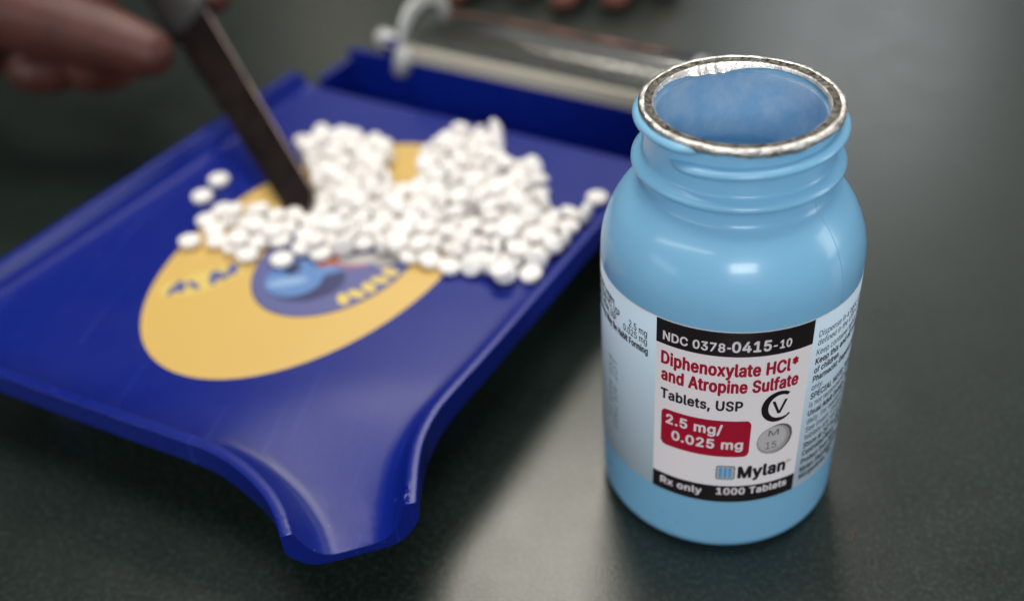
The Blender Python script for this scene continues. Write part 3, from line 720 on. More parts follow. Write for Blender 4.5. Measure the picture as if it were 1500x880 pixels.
# trough behind the deck
A1 = R(-19.6); Uv = Vector((math.cos(A1), math.sin(A1), 0)); Wv = Vector((-Uv.y, Uv.x, 0))
def toUW(p): v_ = Vector((p[0], p[1], 0)); return v_.dot(Uv), v_.dot(Wv)
uL, wL = toUW(kL); uR, wR = toUW(kR)
w0 = (wL+wR)/2-1.2; w1 = w0+20.5
def box_uw(u0, u1, w0_, w1_, z0, z1):
    return prism([(*uw(a, b), z0) for a, b in ((u0, w0_), (u1, w0_), (u1, w1_), (u0, w1_))], (0, 0, z1-z0))
tl, tr = uL+5.5, uR-.5
def tapered(u0, u1, a0, a1, b0, b1, z0, z1):
    lo = [(*uw(u0, a0), z0), (*uw(u1, a0), z0), (*uw(u1, a1), z0), (*uw(u0, a1), z0)]
    hi = [(*uw(u0, b0), z1), (*uw(u1, b0), z1), (*uw(u1, b1), z1), (*uw(u0, b1), z1)]
    return lo+hi, [(0, 3, 2, 1), (4, 5, 6, 7), (0, 1, 5, 4), (1, 2, 6, 5), (2, 3, 7, 6), (3, 0, 4, 7)]
trough = empty('trough', (-80, 110, 0)); trough.parent = tray; trough.location = Vector((25, 65, 0))*MM
VF = merge(tapered(tl, tr, w0+3, w1-4, w0+3, w1-4, .3, 2.6))
bevel(obj('trough_floor', *VF, m_tray, trough, False), .5)
bevel(obj('trough_wall', *tapered(tl, tr, w1-4, w1-2, w1-2, w1, 2.6, 24.4), m_tray, trough, False), .5)
bevel(obj('trough_wall', *tapered(tl, tr, w0+1, w0+3, w0-1.0, w0+1.0, 2.6, 16.8), m_tray, trough, False), .5)
for u0 in (tl, tr-2.2):
    bevel(obj('trough_wall', *tapered(u0, u0+2.2, w0+3, w1-4, w0+1.2, w1-2.1, 2.7, 21.5), m_tray, trough, False), .5)
# feet under the front of the deck
for (x, y) in ((-160, 2), (-66, 14)):
    v_, f_ = lathe([(0, 0), (4.2, 0), (4.8, .6), (5.0, 2), (5.2, 18.3), (0, 18.3)], 24)
    obj('foot', [(a+x, b+y, c_) for a, b, c_ in v_], f_, m_tray, tray, True)
    

# clear lid hinged on the far wall of the trough
lid = empty('trough_lid', (0, 0, 0)); lid.parent = tray; lid.location = Vector((30, 90, 25))*MM
uc0, uc1 = toUW((-109, 143))[0], tr-6
wl = w1-1.2
prof_o = smooth_path([(.1, 30.2, 0), (.6, 33, 0), (3.2, 34.8, 0), (8, 35.8, 0), (14, 35.8, 0), (19.5, 35, 0), (23.5, 32.5, 0), (25, 28, 0)], 4)
prof_p = smooth_path([(-1.2, 23.5, 0), (-1.4, 30, 0), (-.2, 36, 0), (4, 40.5, 0), (9.5, 42, 0), (16, 42, 0), (21.5, 40, 0), (25.5, 35, 0), (26.5, 29, 0)], 4)
def off_in(P, d):
    out = []
    for i, p in enumerate(P):
        t = (P[min(i+1, len(P)-1)]-P[max(i-1, 0)]).normalized(); out.append(p+Vector((t.y, -t.x, 0))*d)
    return out
prof_i = off_in(prof_o, 1.0)
ring = prof_o+prof_i[::-1]
V, F = [], []
n = len(ring)
for u_ in (uc0, uc1):
    for p in ring: V.append((*uw(u_, wl+p.x), p.y))
F = [(i, (i+1) % n, n+(i+1) % n, n+i) for i in range(n)]
h_ = len(prof_o)
for e in (0, n):
    for i in range(h_-1): F.append((e+i, e+i+1, e+n-2-i, e+n-1-i))
o = obj('clear_cover', V, F, m_acrylic, lid, True); o.modifiers.new('e', 'EDGE_SPLIT').split_angle = R(40)
# end plate with a thick pale rim
for ue, prof_p in ((uc0-2.2, prof_p), (uc1+.1, prof_o)):
    pin = off_in(prof_p, 4.2)
    rg = prof_p+pin[::-1]; V, F = [], []; n = len(rg); h_ = len(prof_p)
    for du in (0, 2.1):
        for p in rg: V.append((*uw(ue+du, wl+p.x), p.y))
    F = [(i, (i+1) % n, n+(i+1) % n, n+i) for i in range(n)]
    for e in (0, n):
        for i in range(h_-1): F.append((e+i, e+i+1, e+n-2-i, e+n-1-i))
    bevel(obj('lid_end_rim', V, F, m_frost, lid, False), .3)
    obj('lid_end_plate', *prism([(*uw(ue+.6, wl+p.x), p.y) for p in pin], Uv*1.0), m_acrylic, lid, False)
    v_, f_ = tube([Vector((*uw(ue-.5, wl-1), 20)), Vector((*uw(ue+1.4, wl-1), 25.5)), Vector((*uw(ue+1.0, wl), 29))], [3.2, 3.4, 2.6], 12)
    obj('hinge_ear', v_, f_, m_frost, lid, True)
bevel(obj('lid_front_band', *box_uw(uc0, uc1, wl-.6, wl+2.2, 23.6, 29.2), m_band, lid, False), .8)  # pale beige band along the lower front of the clear cover
v_, f_ = tube([Vector((*uw(uc0-13, wl+2), 29.5)), Vector((*uw(uc0-12, wl+2), 29.5)), Vector((*uw(uc0-8.5, wl+2), 29.2)), Vector((*uw(uc0-2, wl+1), 28))], [2.2, 3.2, 3.1, 2.0], 12)
obj('hinge_pin', v_, f_, m_frost, lid, True)
bevel(obj('hinge_block', *box_uw(uc0-9, uc0-3, wl-.9, wl+4, 24.5, 31), m_tray, lid, False), .8)

# printed oval on the deck
Uv = Vector((math.cos(A0), math.sin(A0), 0)); Wv = Vector((-Uv.y, Uv.x, 0))
def deck_sheet(name, pts_uw, off, m):
    """flat print that follows the deck"""
    c_ = [sum(p[0] for p in pts_uw)/len(pts_uw), sum(p[1] for p in pts_uw)/len(pts_uw)]
    V, F = [], []; n = len(pts_uw); V.append((*uw(*c_), 0))
    for k in range(1, 9):
        for p in pts_uw: V.append((*uw(c_[0]+(p[0]-c_[0])*k/8, c_[1]+(p[1]-c_[1])*k/8), 0))
    for i in range(n): F.append((0, 1+i, 1+(i+1) % n))
    for k in range(7):
        for i in range(n): F.append((1+k*n+i, 1+k*n+(i+1) % n, 1+(k+1)*n+(i+1) % n, 1+(k+1)*n+i))
    V = [(x, y, top_z((x, y))+off) for x, y, _ in V]
    return obj(name, V, F, m, print_o, True)
print_o = empty('oval_print', (0, 0, 0)); print_o.parent = tray; print_o.location = Vector((0, 0, 20))*MM
deck_sheet('yellow_oval', ell(-112.26, 10.38, 36, 54.8, 72), .05, m_yellow)
deck_sheet('blue_oval', ell(-105.3, 8.5, 19.2, 26.0, 48), .08, m_purple)
deck_sheet('blue_oval_edge', ell(-105.3, 8.5, 19.6, 26.4, 48), .065, m_navy)
deck_sheet('dark_patch', ell(-106.5, -4.0, 10.0, 8.5, 24, .5), .095, m_navy)
deck_sheet('light_patch', ell(-109.8, -4.5, 7.4, 7.6, 24, .3), .11, m_sky)
deck_sheet('pale_patch', ell(-110.3, -6.5, 1.8, 5.2, 20, -.9), .125, m_palesky)
deck_sheet('dark_patch', ell(-112.5, -1.5, 1.8, 2.8, 20, .2), .13, m_navy)
deck_sheet('light_patch', ell(-103.5, 3.0, 5.2, 2.2, 20, .9), .12, m_sky)
deck_sheet('orange_patch', ell(-106.0, 4.8, 3.4, 1.7, 20, .9), .135, m_orange)
deck_sheet('red_patch', ell(-100.5, 6.2, 4.6, 1.5, 20, .4), .14, m_rose)
deck_sheet('grey_patch', ell(-97.5, 10.2, 8.0, 2.4, 20, .6), .145, m_silver)
deck_sheet('grey_patch', ell(-92, 12.0, 4.0, 2.0, 20, 1.0), .15, m_silver)
deck_sheet('dark_patch', ell(-101, 22, 7, 6, 20, 0), .1, m_navy)
deck_sheet('pale_patch', ell(-108, 20, 6, 5, 20, 0), .1, m_palesky)
random.seed(3)
for k in range(5):                                   # blurred, unreadable yellow lettering round the blue oval
    t = k/4; a = R(-42+40*t); cx_, cy_ = -105.3+16.2*math.cos(a), 8.5+22.0*math.sin(a)
    deck_sheet('yellow_letter', ell(cx_, cy_, 2.6, 1.5, 8, a+.5*(k % 2)), .155, m_cream)
for k in range(8):                                   # small dark lettering on a pale halo at the left of the yellow
    t = k/7; cx_, cy_ = -135.5+9.0*t+1.2*math.sin(3.1*t), -21.5+13.5*t
    deck_sheet('letter_halo', ell(cx_, cy_, 2.8, 4.6 if k in (2, 3, 4) else 3.4, 12, .6), .07+.002*k, m_cream)
    if k != 3: deck_sheet('dark_letter', ell(cx_+.5*(-1)**k, cy_, .95+.5*(k % 2), 2.7, 8, .3+.5*(k % 3)), .1+.002*k, m_purple)

# ------------------------------------------------------------------ tablets
TAB = [
(-69.66,64.13,3.99,-0.03,0.11,-0.52),
(-51.59,66.25,3.99,3.12,-0.12,0.3),
(-112.77,87.31,3.99,-0.04,3.03,0.45),
(-78.46,48.21,4,-3.11,0.07,1.36),
(-76.39,92.26,5.39,-1.57,-0.2,-1.12),
(-96.33,45.25,5.07,2.46,-0.49,0.57),
(-92.03,44.71,3.99,0.02,0.12,2.98),
(-58.98,64.64,4.44,-0.46,0.09,-1.36),
(-59.68,73.33,3.99,0.07,-0.1,-2.92),
(-72.23,80.51,3.99,-0.1,0.05,-3.01),
(-77.91,85.35,3.99,-0.07,-0.09,1.2),
(-56.07,60.4,5.22,-0.95,0.16,0.39),
(-101.1,89.11,3.99,-0.12,-0,-2.1),
(-98.79,85.44,5.39,-1.57,-0.2,-2.7),
(-77.76,98.98,5.4,1.56,-0.59,-1.67),
(-127.31,94.18,3.99,0.07,-3.04,-0.05),
(-87.88,62.44,3.99,0.1,-0.07,0.84),
(-104.35,84.62,6.16,-0.26,0.66,-0.76),
(-69.97,73.66,3.99,0.06,0.1,0.75),
(-111.44,95.5,4.99,-2.44,0.4,0.37),
(-55.34,56.31,3.99,-0.12,-0.02,-0.77),
(-109.28,70.33,3.99,-0.11,0.02,-2.01),
(-69.49,54.45,5.48,-0.62,-0.2,0.08),
(-73.59,78.21,6.26,0.27,-0.2,0.39),
(-66.47,51.68,3.99,0.02,-0.12,-0.87),
(-46.49,61.62,3.99,-0.01,-0.12,0.49),
(-84.73,82.19,3.99,0.1,0.06,2.31),
(-61.69,36.87,5.13,-0.87,0.15,2.99),
(-56.48,79.01,3.99,0.07,-0.09,1.32),
(-62.68,79.55,3.99,0.12,0.02,2.1),
(-64.86,70.19,3.99,-0.02,-0.11,-2.45),
(-82.8,67.1,4.37,-0.09,-2.72,-1.05),
(-122.32,96.32,5.82,-0.21,0.61,-2.48),
(-67.44,89.84,3.99,0.09,-0.07,-0.35),
(-53.32,73.54,3.99,-0.01,-0.12,-3.01),
(-65.44,74.59,5.46,-0.31,-0.43,-1.37),
(-63.87,64.44,4.18,0.11,0.29,0.29),
(-54.17,64.91,6.23,-0.03,-0.46,-0.06),
(-75.38,74.02,5.37,-0.38,1.08,0.3),
(-51.69,47.26,3.99,-0.04,-0.11,-0.36),
(-111.68,75.69,3.99,-0.11,-0.05,2.71),
(-117.83,90.26,3.99,0.11,0.04,2.28),
(-68.81,95.48,4.38,0.26,0.34,-2.26),
(-84.57,72.43,4,0.02,0.02,2.46),
(-66.1,59.03,3.99,-0.08,-0.09,-2.07),
(-92.71,50.7,3.99,0.11,-0.03,1.55),
(-61.86,59.39,5.61,0.23,-0.08,2.42),
(-78.76,71.45,3.99,-0.11,0.02,-2.42),
(-52.97,35.6,3.99,-0.1,-0.06,2.23),
(-111.61,74.2,6.7,0.22,0.08,0.25),
(-68.63,67.97,6.26,-0.04,0.06,2.05),
(-56.8,69.63,5.09,-0.84,0.15,-2.86),
(-44.97,51.02,3.99,-3.03,-0.02,0.56),
(-90.49,56.62,3.99,-0.02,-3.03,-0.75),
(-71.05,73.86,7.15,0.22,-0.21,1.68),
(-84.52,57.67,3.99,0.12,0.02,1.63),
(-62.59,68.8,6.36,-0.3,-2.99,1.02),
(-73.25,68.79,3.99,0.09,-0.07,-0.03),
(-67.98,80.5,6.08,0.14,0.13,-0.19),
(-109.92,92.19,5.48,-1.12,-0.68,-2.47),
(-52.67,41.53,3.99,-0.1,0.06,-0.73),
(-73.02,65.37,7.19,-0.7,0.28,1.64),
(-61.34,48.7,3.99,-0.12,-0.02,2.9),
(-57.2,74.02,8.55,-3.07,-0.11,0.86),
(-101.88,45.14,3.99,3.08,-0.1,-0.23),
(-74.55,99.82,5.45,1.11,2.21,0.91),
(-77.5,77.49,8.67,-0.11,-0.08,-1.21),
(-104.37,62.21,3.99,0.03,-0.11,1.35),
(-58.75,63.01,7.52,0.05,-0,1.73),
(-61.29,54.59,3.99,-0.08,0.09,0.19),
(-59.7,76.87,6.28,0,0.03,2.41),
(-50.96,69.93,6.22,-0.2,-0.07,-0.88),
(-64.33,76.18,8.1,0.32,0.07,-2.81),
(-123.68,88.63,3.99,0.12,-0.01,1.51),
(-78.07,79.5,3.99,-0.1,-0.07,1.3),
(-46.3,56.69,4.87,-0.44,0.57,-2.9),
(-82.39,48.38,6.69,0.05,-0.25,1.95),
(-69.78,61.16,6.47,-0.1,-0.01,-2.69),
(-116.15,74.55,5.46,1.16,-0.94,2.35),
(-70.38,55.64,8.09,-0.15,-0.42,-1.02),
(-55.73,50.45,4.49,-0.33,0.36,1.85),
(-64.58,63.36,7.44,0.02,-0.24,-2.19),
(-72.11,86.43,4.2,-2.82,0.06,-0.87),
(-72.2,83.71,7.96,-0.76,1.78,2),
(-80.9,75.65,5.39,1.57,0.98,-0.16),
(-73.22,50.76,3.99,0.08,-0.04,1.79),
(-60.2,54.4,8.01,-0.65,0.14,0.59),
(-102.64,67.36,6.22,-2.75,-0.39,0.04),
(-36.98,62.03,5.4,-1.59,-0.2,1.34),
(-78.53,63.63,4.26,0.34,-0.09,0.72),
(-55.01,67.47,8.74,-2.43,-0.64,-1.5),
(-59.26,50.84,6.58,0.08,0.22,1.78),
(-104.75,93.68,4.98,-0.5,0.63,-2.94),
(-82.49,71.65,7.1,0.49,0.19,2.41),
(-87.96,66.63,6.4,-0.03,-0.05,0.62),
(-72.64,59.1,3.99,-0.01,-0.12,-0.74),
(-53.82,76.78,6.41,-0.06,-0.09,-1.2),
(-93.88,72.08,5.39,1.57,0.59,1.99),
(-116.19,81.68,3.99,0.11,-0.02,-1.98),
(-87.29,48.26,3.99,-0.12,0,0),
(-60.21,40.79,3.99,-0.1,0.06,-2.62),
(-105.78,75.63,3.99,-0.07,-0.1,-2.6),
(-104.65,80.16,5.39,1.57,-0.59,-0.33),
(-80.76,91.58,3.99,-0.1,0.06,-2.66),
(-48.93,63.65,7.75,1.25,0.54,2.22),
(-67.83,71.54,8.73,0.16,0.06,0.7),
(-63.93,45.2,5.03,0.67,0.46,-1.37),
(-69.11,92.8,6.8,0.4,-0.36,-0.3),
(-84.33,89.22,6.98,1.4,0.85,-2.01),
(-72.88,89.29,7.63,-0.31,-0.17,-2.8),
(-115.26,96.53,5.06,0.21,0.81,-0.25),
(-78.15,65,7.75,0.11,0.53,-1.03),
(-102.17,74.42,6.14,-0.47,-0.3,-1.3),
(-105.88,90.06,5.41,1.14,-0.13,-0.93),
(-46.21,45.03,3.99,0.12,0.02,1.79),
(-67.01,41.47,5.33,1.06,-2.97,-0.05),
(-61.75,81.57,6.71,-0.55,-0.37,-0.43),
(-51.39,71.97,8.72,-0.55,-0.17,-0.11),
(-82.91,52.06,4.22,0.19,-0.28,-3.09),
(-51.35,43.22,6.56,-0.14,-0.17,-2.15),
(-76.39,83.5,6.6,-0.17,0.3,-1.14),
(-68.01,67.17,9.8,-0.18,-0.73,1.88),
(-68.52,76.27,9.96,0.59,-0.07,-2.76),
(-119.93,84.4,4.79,0.41,-0.53,-1.15),
(-81.96,85.81,5.88,-0.38,-0.49,-0.27),
(-56.61,79.33,8.51,0.38,-0.65,-2.15),
(-74.99,60.25,7.55,-0.19,-1.22,0.4),
(-67.42,87.06,6.58,0.05,-0.06,2.21),
(-93.75,61.01,4.56,-0.34,-0.4,0.07),
(-70.11,89.37,9.71,0.35,0.29,0.99),
(-65.1,50.92,7.15,0.25,2.98,0.75),
(-114.31,85.3,6.44,0.13,0.03,-0.87),
(-47.86,50.09,6.38,0.18,0.01,-1.09),
(-66.17,88.82,10.28,-1.07,-0.32,-1.6),
(-88.42,53.62,5.68,0.49,-0.05,0.81),
(-80.25,90.78,7.58,-0.68,-0.5,-2.4),
(-61.54,77.18,10.65,-0.33,-0.15,-1.32),
(-107.37,84.94,3.99,-0.1,0.06,-1.41),
(-55.17,48.84,8.23,0.47,0.22,0.25),
(-109.09,87.37,6.95,0.44,2.99,-1.28),
(-82.97,65.94,7.39,-0.33,0.5,-1.24),
(-102.45,49.35,6.44,-3.11,0.25,-0.67),
(-81.76,60.3,6.2,0.04,0.01,0.49),
(-78.65,95.02,9.07,-1.77,-2.34,0.36),
(-73.71,44.85,4.97,-0.58,0.5,2.51),
(-98.5,60.79,6.57,2.46,0.33,-1.77),
(-78.46,57.73,3.99,-0.11,0.02,2.31),
(-78.73,70.84,9.31,-0.01,0.23,0.66),
(-81.18,80.11,6.38,-0.06,0.07,1.15),
(-66.45,83.97,3.99,-0.07,3.05,-0.25),
(-77.23,68.98,6.3,-0.13,0.13,-2.03),
(-96.79,56.06,3.99,-0.12,0.02,1.6),
(-53.32,76.33,10.25,0.8,-0.39,1.73),
(-69.58,46.12,3.99,0.12,-0.02,-1.07),
(-87.02,42.81,5.39,1.57,1.37,-0.97),
(-97.48,69.12,5.44,1.03,1.34,0.06),
(-101.75,70.98,3.99,3.08,-0.1,-1.46),
(-50.78,60.45,4.89,-0.63,0.37,2.43),
(-61.97,58.24,8.9,0.32,-0.01,-1.98),
(-76.95,88.7,9.3,0.53,-1.42,-0.32),
(-80.92,86.73,9.8,0.38,0.12,0.46),
(-46.23,40.73,5.39,-1.57,0.2,-0.03),
(-74.39,94.99,5.45,-1.86,-0.96,-0.33),
(-79.27,84.7,11.79,0.78,0.2,0.77),
(-46.8,36.44,3.99,-0.12,-0.02,2.65),
(-63.6,70.91,10.74,1.42,1.15,-1.75),
(-98.7,63.87,3.99,-0.12,-0.02,-2.35),
(-51.27,57.62,7.08,-0.1,1,-2.32),
(-98.4,78.11,3.99,-0.1,3.08,0.43),
(-78.58,57.3,7.88,0.76,-0.02,1.6),
(-71.67,98.52,5.36,0.37,-1.06,-0.88),
(-61.78,64.7,10.14,0.18,0.13,-0.89),
(-121.04,92.11,6.76,0.39,0.16,-0.79),
(-75.27,54.53,5.4,1.59,0.59,0.4),
(-50.55,53.01,3.99,0.11,-0.02,-0.76),
(-115.2,91.09,6.3,-0.03,0.49,0.79),
(-81.12,54.09,6.37,-0.25,-0.16,-1.93),
(-82.86,44.31,3.99,-0,-0.11,2.38),
(-98.62,50.44,3.99,-0.04,3.03,0.96),
(-54.54,54.08,6.9,-0.25,-0.14,-1.61),
(-100.06,82.08,5.39,1.57,0.59,0.23),
(-81.89,80.94,9.28,-0.11,-0.4,-0.97),
(-65.72,83.14,8.77,0.06,0.03,-2.45),
(-70.51,48.84,6.6,0,-0.37,-2.12),
(-68.48,98,8.78,0.21,-1.1,-3.07),
(-55.21,61.37,9.3,-0.29,0.27,-1.03),
(-78.44,40.45,3.99,-0,0.12,-0.08),
(-73,39.11,4.27,-0.36,-0.07,-2.02),
(-85.74,83.64,8.03,1.26,-0.04,-1.9),
(-40.96,57.52,3.99,0.06,0.1,1.39),
(-76.7,49.89,6.56,-0.04,-0.1,-1.29),
(-70.41,60.95,9.41,-0.1,0.1,-2.01),
(-88.48,60.71,6.66,-0.26,-0.25,2.76),
(-119.38,98.3,3.99,-0.1,-0.07,1.82),
(-64.67,60.16,10.71,0.53,0.07,-1.53),
(-53.48,33.96,6.64,-3.03,0.08,-1.29),
(-67.43,37.23,3.99,-0.1,-0.07,-2.46),
(-41.14,63.16,4.55,0.46,0.24,1.86),
(-102.1,56.72,4.38,-0.36,0.23,1.97),
(-89.92,48.15,6.5,-0.18,0.09,2.06),
(-92.1,64.43,7.59,-2.38,-0.14,-1.58),
(-102.93,61.88,6.92,-0.41,0.35,-1.17),
(-43.16,47.09,5.94,0.71,-0.11,1.62),
(-96.28,40.72,5.39,1.57,1.37,0.46),
(-56.9,44.15,5.39,-1.57,0.98,1.78),
(-73.63,78.26,10.2,0.59,0.45,1.04),
(-100.61,89.33,6.93,-0.06,0.01,0.64),
(-119.8,79.18,5.39,1.57,0.98,-0.8),
(-56.73,37.5,5.43,-1.97,-0.55,-1.8),
(-65.99,45.17,7.45,-0.52,-0.38,1.49),
(-96.26,66.39,7.26,1.01,0.03,0.99),
(-86.09,56.82,7.96,0.25,-0.51,2.73),
(-40.67,51.73,5.39,-1.57,0.98,-1.39),
(-70.45,81.33,10.36,-1.1,0.2,-1.54),
(-99.74,78.78,7.52,-0.19,0.6,-1.65),
(-76.32,42.46,6.76,-0.17,0.07,2.19),
(-66.69,79.8,11.62,0.28,-3.07,-0.82),
(-92.06,66.65,4,-3.12,-0.06,-0.9),
(-82.19,42.45,6.61,-0.27,-0.02,2.93),
(-97.5,73.38,6.59,-0.96,0.78,1.55),
(-122.92,87,6.75,-0.25,0.03,3.01),
(-110.43,81.13,4.86,0.5,0.48,-1.05),
(-110.61,64.24,3.99,-0.02,0.12,1.77),
(-75.42,72.66,10.71,0.46,0.63,0.93),
(-72.96,69.03,9.43,0.82,-0.71,-1.66),
(-106.97,71.22,6.51,0.08,0.56,-0.01),
(-75.91,82.21,10.78,1.02,-0.83,-1.89),
(-112.05,67.39,7.43,1.84,0.59,-1.54),
(-82.93,74.76,10.12,2.68,0.21,-1.79),
(-97.75,46.77,7.24,2.45,0.38,1.54),
(-59.87,68.77,8.53,-0.24,3,1.39),
(-138.91,40.21,4,-0.07,0.04,0),
(-131.48,41.09,4,-0.03,0.04,0),
(-136.22,55.45,4,0.03,-0.05,0),
(-120.92,36.06,4,-0.08,0.08,0),
(-127.04,56.29,4,-0.01,-0.02,0),
(-110.97,35.09,4,-0.02,0.03,0),
(-107.42,40.81,4,-0.01,-0.04,0),
(-102.03,44.7,4,-0.05,0.03,0),
(-131.97,51.47,4,0.01,0.02,0),
(-121.19,47.61,4,-0.1,0.04,0),
(-108.76,46.47,4,0.05,0.03,0),
(-114.69,43.22,4,-0.06,-0.02,0),
(-134.43,46.11,4,0.04,0.09,0),
(-120.35,41.86,4,-0.08,-0.01,0),
(-114.83,55.62,4,-0,0.07,0),
(-120.51,54.35,4,-0.04,-0.03,0),
(-108.98,58.65,4,0.02,-0.05,0),
(-126.56,44.72,4,0,0.01,0),
(-104.44,50.37,4,-0.02,0.02,0),
(-115.05,49.03,4,0.02,-0.01,0),
(-109.69,52.88,4,-0.01,0.02,0),
(-138.62,50.15,4,-0.01,-0.05,0),
(-126.23,50.53,4,0.05,-0.03,0),
(-125.99,38.93,4,-0.03,0.01,0),
(-101.87,38.88,4,-0.04,-0.08,0),
(-103.77,41.46,6.3,-0.14,-0.25,0),
(-122.59,46.67,6.3,0.06,0.17,0),
(-124.49,39.91,6.3,-0.07,0.05,0),
(-124.59,53.72,6.3,-0.16,-0.18,0),
(-131.47,52.48,6.3,-0.06,-0.28,0),
(-116.7,44.7,6.3,0.03,0.04,0)]
prof = [(0, 1.45), (.8, 1.40), (1.6, 1.22), (2.25, .98), (2.62, .80), (2.8, .68), (2.88, .5), (2.9, .3)]
prof = prof+[(r_, -z) for r_, z in prof[::-1]]
v_, f_ = lathe(prof, 28)
first = None
def tablet(x, y, z, e, label, group):
    global first
    if first is None:
        first = obj('tablet', v_, f_, m_tablet, None, True); o = first
    else:
        o = first.copy(); COL.objects.link(o)
    o.location = Vector((x, y, z))*MM; o.rotation_euler = e
    return tag(o, label, 'tablet', group)
G = 'white tablets on the counting tray'
def px(t):
    d = Vector((t[0], t[1], t[2]+ZF))-Vector((0, -164.53, 174.29)); return d.dot(rt)/d.dot(fw), -d.dot(up)/d.dot(fw)
lab = 'small round white tablet lying in the heap on the blue tray'
special = {min(range(len(TAB)), key=lambda i: px(TAB[i])[0]): 'white tablet at the left tip of the heap, just below the loose pair',
           max(range(len(TAB)), key=lambda i: px(TAB[i])[1]): 'white tablet at the front corner of the heap, against the right rim of the tray',
           max(range(len(TAB)), key=lambda i: TAB[i][2]): 'white tablet on the very top of the heap',
           max(range(len(TAB)), key=lambda i: px(TAB[i])[0]): 'white tablet at the right end of the heap, nearest the lone tablet by the bottle'}
for i, t in enumerate(TAB):
    x, y, z, a, b_, c_ = t
    tablet(x, y, z-2.54+ZF+.04, (a, b_, c_), special.get(i, lab), G)
for x, y, l in ((-145.1, 61.4, 'white tablet nearer the spout end of the loose pair left of the spatula'), (-144.1, 70.3, 'white tablet nearer the spatula of the loose pair left of the heap'),
                (-35.6, 71.6, 'lone white tablet beside the right rim of the tray, next to the bottle neck')):
    tablet(x, y, ZF+1.5, (.02, .03, 0), l, G)
# ------------------------------------------------------------------ spatula
S0 = Vector((-111.6, 55.0, 20.6)); S1 = Vector((-180, 130.5, 50)); sd = (S1-S0).normalized()
nn = Vector((-.35, -.62, .70)); nn = (nn - sd*nn.dot(sd)).normalized(); wv = nn.cross(sd).normalized()
if wv.x < 0: wv = -wv
spat = empty('spatula', tuple(S0))
tag(spat, 'steel spatula held over the tray with its rounded tip among the tablets', 'spatula')
def blade_poly(l0, l1, w_a, w_b):
    P = []
    n = 10
    for k in range(n+1):
        a = math.pi*k/n - math.pi/2
        P.append((w_a*math.sin(a), l0 + w_a*1.0 - w_a*1.0*math.cos(a)))
    P += [(w_b, l1), (-w_b, l1)]
    return P
pl = blade_poly(0, 96, 5.1, 7.3)
tip_up = 4.6
pts3 = [S0 + wv*a + sd*b_ + Vector((0, 0, tip_up if False else 0)) for a, b_ in pl]
# lift so that the lowest corner just clears the deck
low = min(p.z for p in pts3); lift = max(0, ZF+.35-low); pts3 = [p+nn*0+Vector((0, 0, lift)) for p in pts3]
o = bevel(obj('blade', *prism(pts3, nn*-1.3), m_steel, spat, False), .6, 3)
hp = [S0 + Vector((0, 0, lift)) + sd*l_ - nn*.5 for l_ in (88, 92, 110, 150, 190)]
hv, hf = [], []
n = 16
for p, wa, th in zip(hp, (8.2, 8.6, 8.8, 8.8, 7.6), (2.2, 4.2, 5.0, 5.2, 4.5)):
    for k in range(n):
        a = 2*math.pi*k/n; hv.append(p + wv*(wa*math.cos(a)) + nn*(th*math.sin(a)))
for i in range(len(hp)-1):
    for k in range(n): hf.append((i*n+k, i*n+(k+1) % n, (i+1)*n+(k+1) % n, (i+1)*n+k))
hf += [tuple(range(n))[::-1], tuple((len(hp)-1)*n+k for k in range(n))]
obj('handle', hv, hf, m_handle, spat, True)

# ------------------------------------------------------------------ hands: chains of tapered limbs fused into one skin
def ball_chain(path, radii, seg=14):
    """overlapping rings + end balls, to be fused by the voxel remesh"""
    P = smooth_path(path, 8); n = len(path)-1; rad = []
    for i in range(len(P)):
        t = i/8; k = min(int(t), n-1); f = t-k; rad.append(radii[k]*(1-f)+radii[k+1]*f)
    parts = [tube(P, rad, seg)]
    for p, r_ in ((P[0], rad[0]), (P[-1], rad[-1])):
        sp = [(r_*math.sin(a), r_*math.cos(a)) for a in [math.pi*k/8 for k in range(9)]]
        v_, f_ = lathe([(max(a, .01), b_) for a, b_ in sp], seg)
        parts.append(([Vector(q)+p for q in v_], f_))
    return parts
def skin(name, chains, m, parent, voxel=1.3, sm=8):
    objs = []
    parts = []
    for c_ in chains: parts += ball_chain(*c_)
    o = obj(name, *merge(*parts), m, parent, True)
    r_ = o.modifiers.new('fuse', 'REMESH'); r_.mode = 'VOXEL'; r_.voxel_size = voxel*MM
    s_ = o.modifiers.new('soft', 'SMOOTH'); s_.factor = .5; s_.iterations = sm
    me = bpy.data.meshes.new_from_object(o.evaluated_get(dg()))
    o.modifiers.clear(); old = o.data; o.data = me
    me.polygons.foreach_set('use_smooth', [True]*len(me.polygons))
    return o
def nail(at, direction, normal, w_, l_, m, parent):
    d = Vector(direction).normalized(); nz_ = Vector(normal); nz_ = (nz_-d*nz_.dot(d)).normalized(); s_ = d.cross(nz_)
    V, F = [], []; nu, nv_ = 8, 8
    for i in range(nu+1):
        for j in range(nv_+1):
            a = -1+2*i/nu; b_ = -1+2*j/nv_
            rr = math.sqrt(max(0, 1-.25*b_*b_*(1 if b_ > 0 else .6)))
            V.append(Vector(at)+s_*(a*w_*rr)+d*(b_*l_)+nz_*(-.33*w_*a*a-.12*l_*b_*b_*(b_ > 0)))
    for i in range(nu):
        for j in range(nv_):
            F.append((i*(nv_+1)+j, (i+1)*(nv_+1)+j, (i+1)*(nv_+1)+j+1, i*(nv_+1)+j+1))
    o = obj('fingernail', V, F, m, parent, True)
    s = o.modifiers.new('thick', 'SOLIDIFY'); s.thickness = .5*MM; s.offset = 0
    return o
hand = empty('hand', (-250, 130, 40))
tag(hand, 'hand at the upper left pinching the spatula between thumb and finger', 'hand')
thumb = [(-176.5, 104.5, 43.5), (-190, 106, 46.5), (-215, 108, 52), (-243, 114, 56), (-272, 128, 58)]
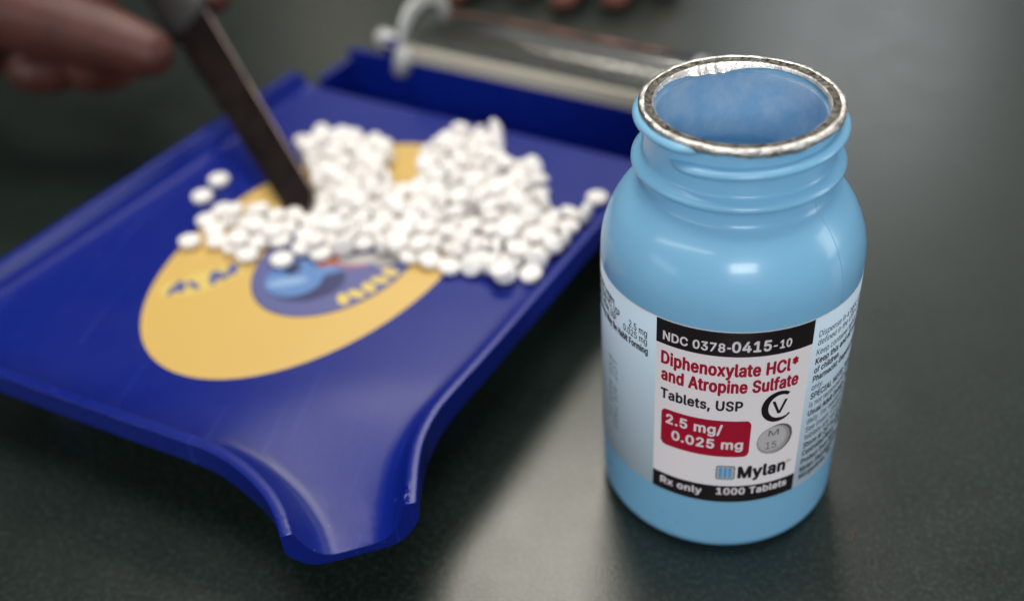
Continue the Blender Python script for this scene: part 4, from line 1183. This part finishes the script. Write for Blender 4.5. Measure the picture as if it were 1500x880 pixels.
index = [(-166, 131, 51), (-176, 144, 58), (-196, 152, 66), (-230, 148, 74), (-275, 152, 72)]
middle = [(-200, 106, 37), (-198, 118, 35), (-213, 132, 42), (-240, 138, 56), (-278, 148, 62)]
ring_ = [(-226, 110, 33), (-220, 118, 31), (-230, 130, 38), (-252, 132, 48), (-284, 140, 50)]
little = [(-252, 112, 34), (-248, 120, 32), (-256, 128, 36), (-270, 130, 42), (-290, 132, 40)]
chains = [([(-212, 120, 46), (-240, 126, 50), (-275, 130, 54)], (10, 13, 16)), (thumb, (7.6, 10.0, 11.6, 14, 18)), (index, (6.4, 7.8, 8.6, 10, 14)), (middle, (8, 9.4, 10.4, 12, 14)), (ring_, (7, 8, 8.6, 9.6, 14)), (little, (6, 7, 7.6, 8.6, 12)),
          ([(-272, 138, 58), (-300, 146, 56), (-350, 160, 58), (-420, 180, 62)], (24, 27, 25, 27)), ([(-268, 128, 44), (-300, 140, 46), (-350, 156, 54)], (17, 22, 22))]
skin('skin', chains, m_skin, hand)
nail((-181, 100.6, 49.8), (1, -.1, -.22), (-.1, -.55, .8), 4.6, 5.6, m_nail, hand)

hand2 = empty('hand', (-80, 303, 10))
tag(hand2, 'hand at the top edge resting its fingertips on the counter behind the tray', 'hand')
def finger(x, y, ln, r_, bend=1.0):
    return ([(x, y, r_*.9), (x+1, y+14, r_+2.5), (x+2, y+14+ln*.28, r_+13*bend), (x+1, y+14+ln*.62, r_+20*bend), (x-2, y+14+ln, r_+22)], (r_*.86, r_, r_*1.05, r_*1.15, r_*1.6))
f2 = [finger(-74, 245.5, 62, 7.6), finger(-53.5, 247.5, 60, 7.6), finger(-93, 256, 58, 7.2), finger(-35, 260, 46, 6.6)]
f2 += [([(-122, 247, 7.5), (-120, 256, 9), (-112, 276, 16), (-98, 300, 24), (-84, 320, 28)], (7.2, 8.4, 9.2, 12, 18)),
       ([(-90, 318, 30), (-70, 322, 32), (-45, 318, 30)], (19, 20, 17)), ([(-70, 325, 32), (-68, 360, 36), (-66, 400, 42), (-62, 470, 50)], (23, 24, 23, 26))]
skin('skin', f2, m_skin2, hand2)
for x, y in ((-74, 246), (-53.5, 248), (-93, 256.5), (-35, 260.5)):
    nail((x, y+2.5, 15.6), (0, -1, -.35), (0, -.3, 1), 4.8, 5.2, m_nail2, hand2)

# ------------------------------------------------------------------ a stray fibre on the counter
P = smooth_path([(28.2, -17.2, .25), (28.6, -16.2, .5), (28.7, -15.0, .3), (29.2, -13.9, .2)], 5)
v_, f_ = tube(P, .11, 6)
fb = obj('fibre', v_, f_, m_fibre, None, True)
tag(fb, 'tiny brown fibre lying on the counter in front of the bottle', 'fibre')
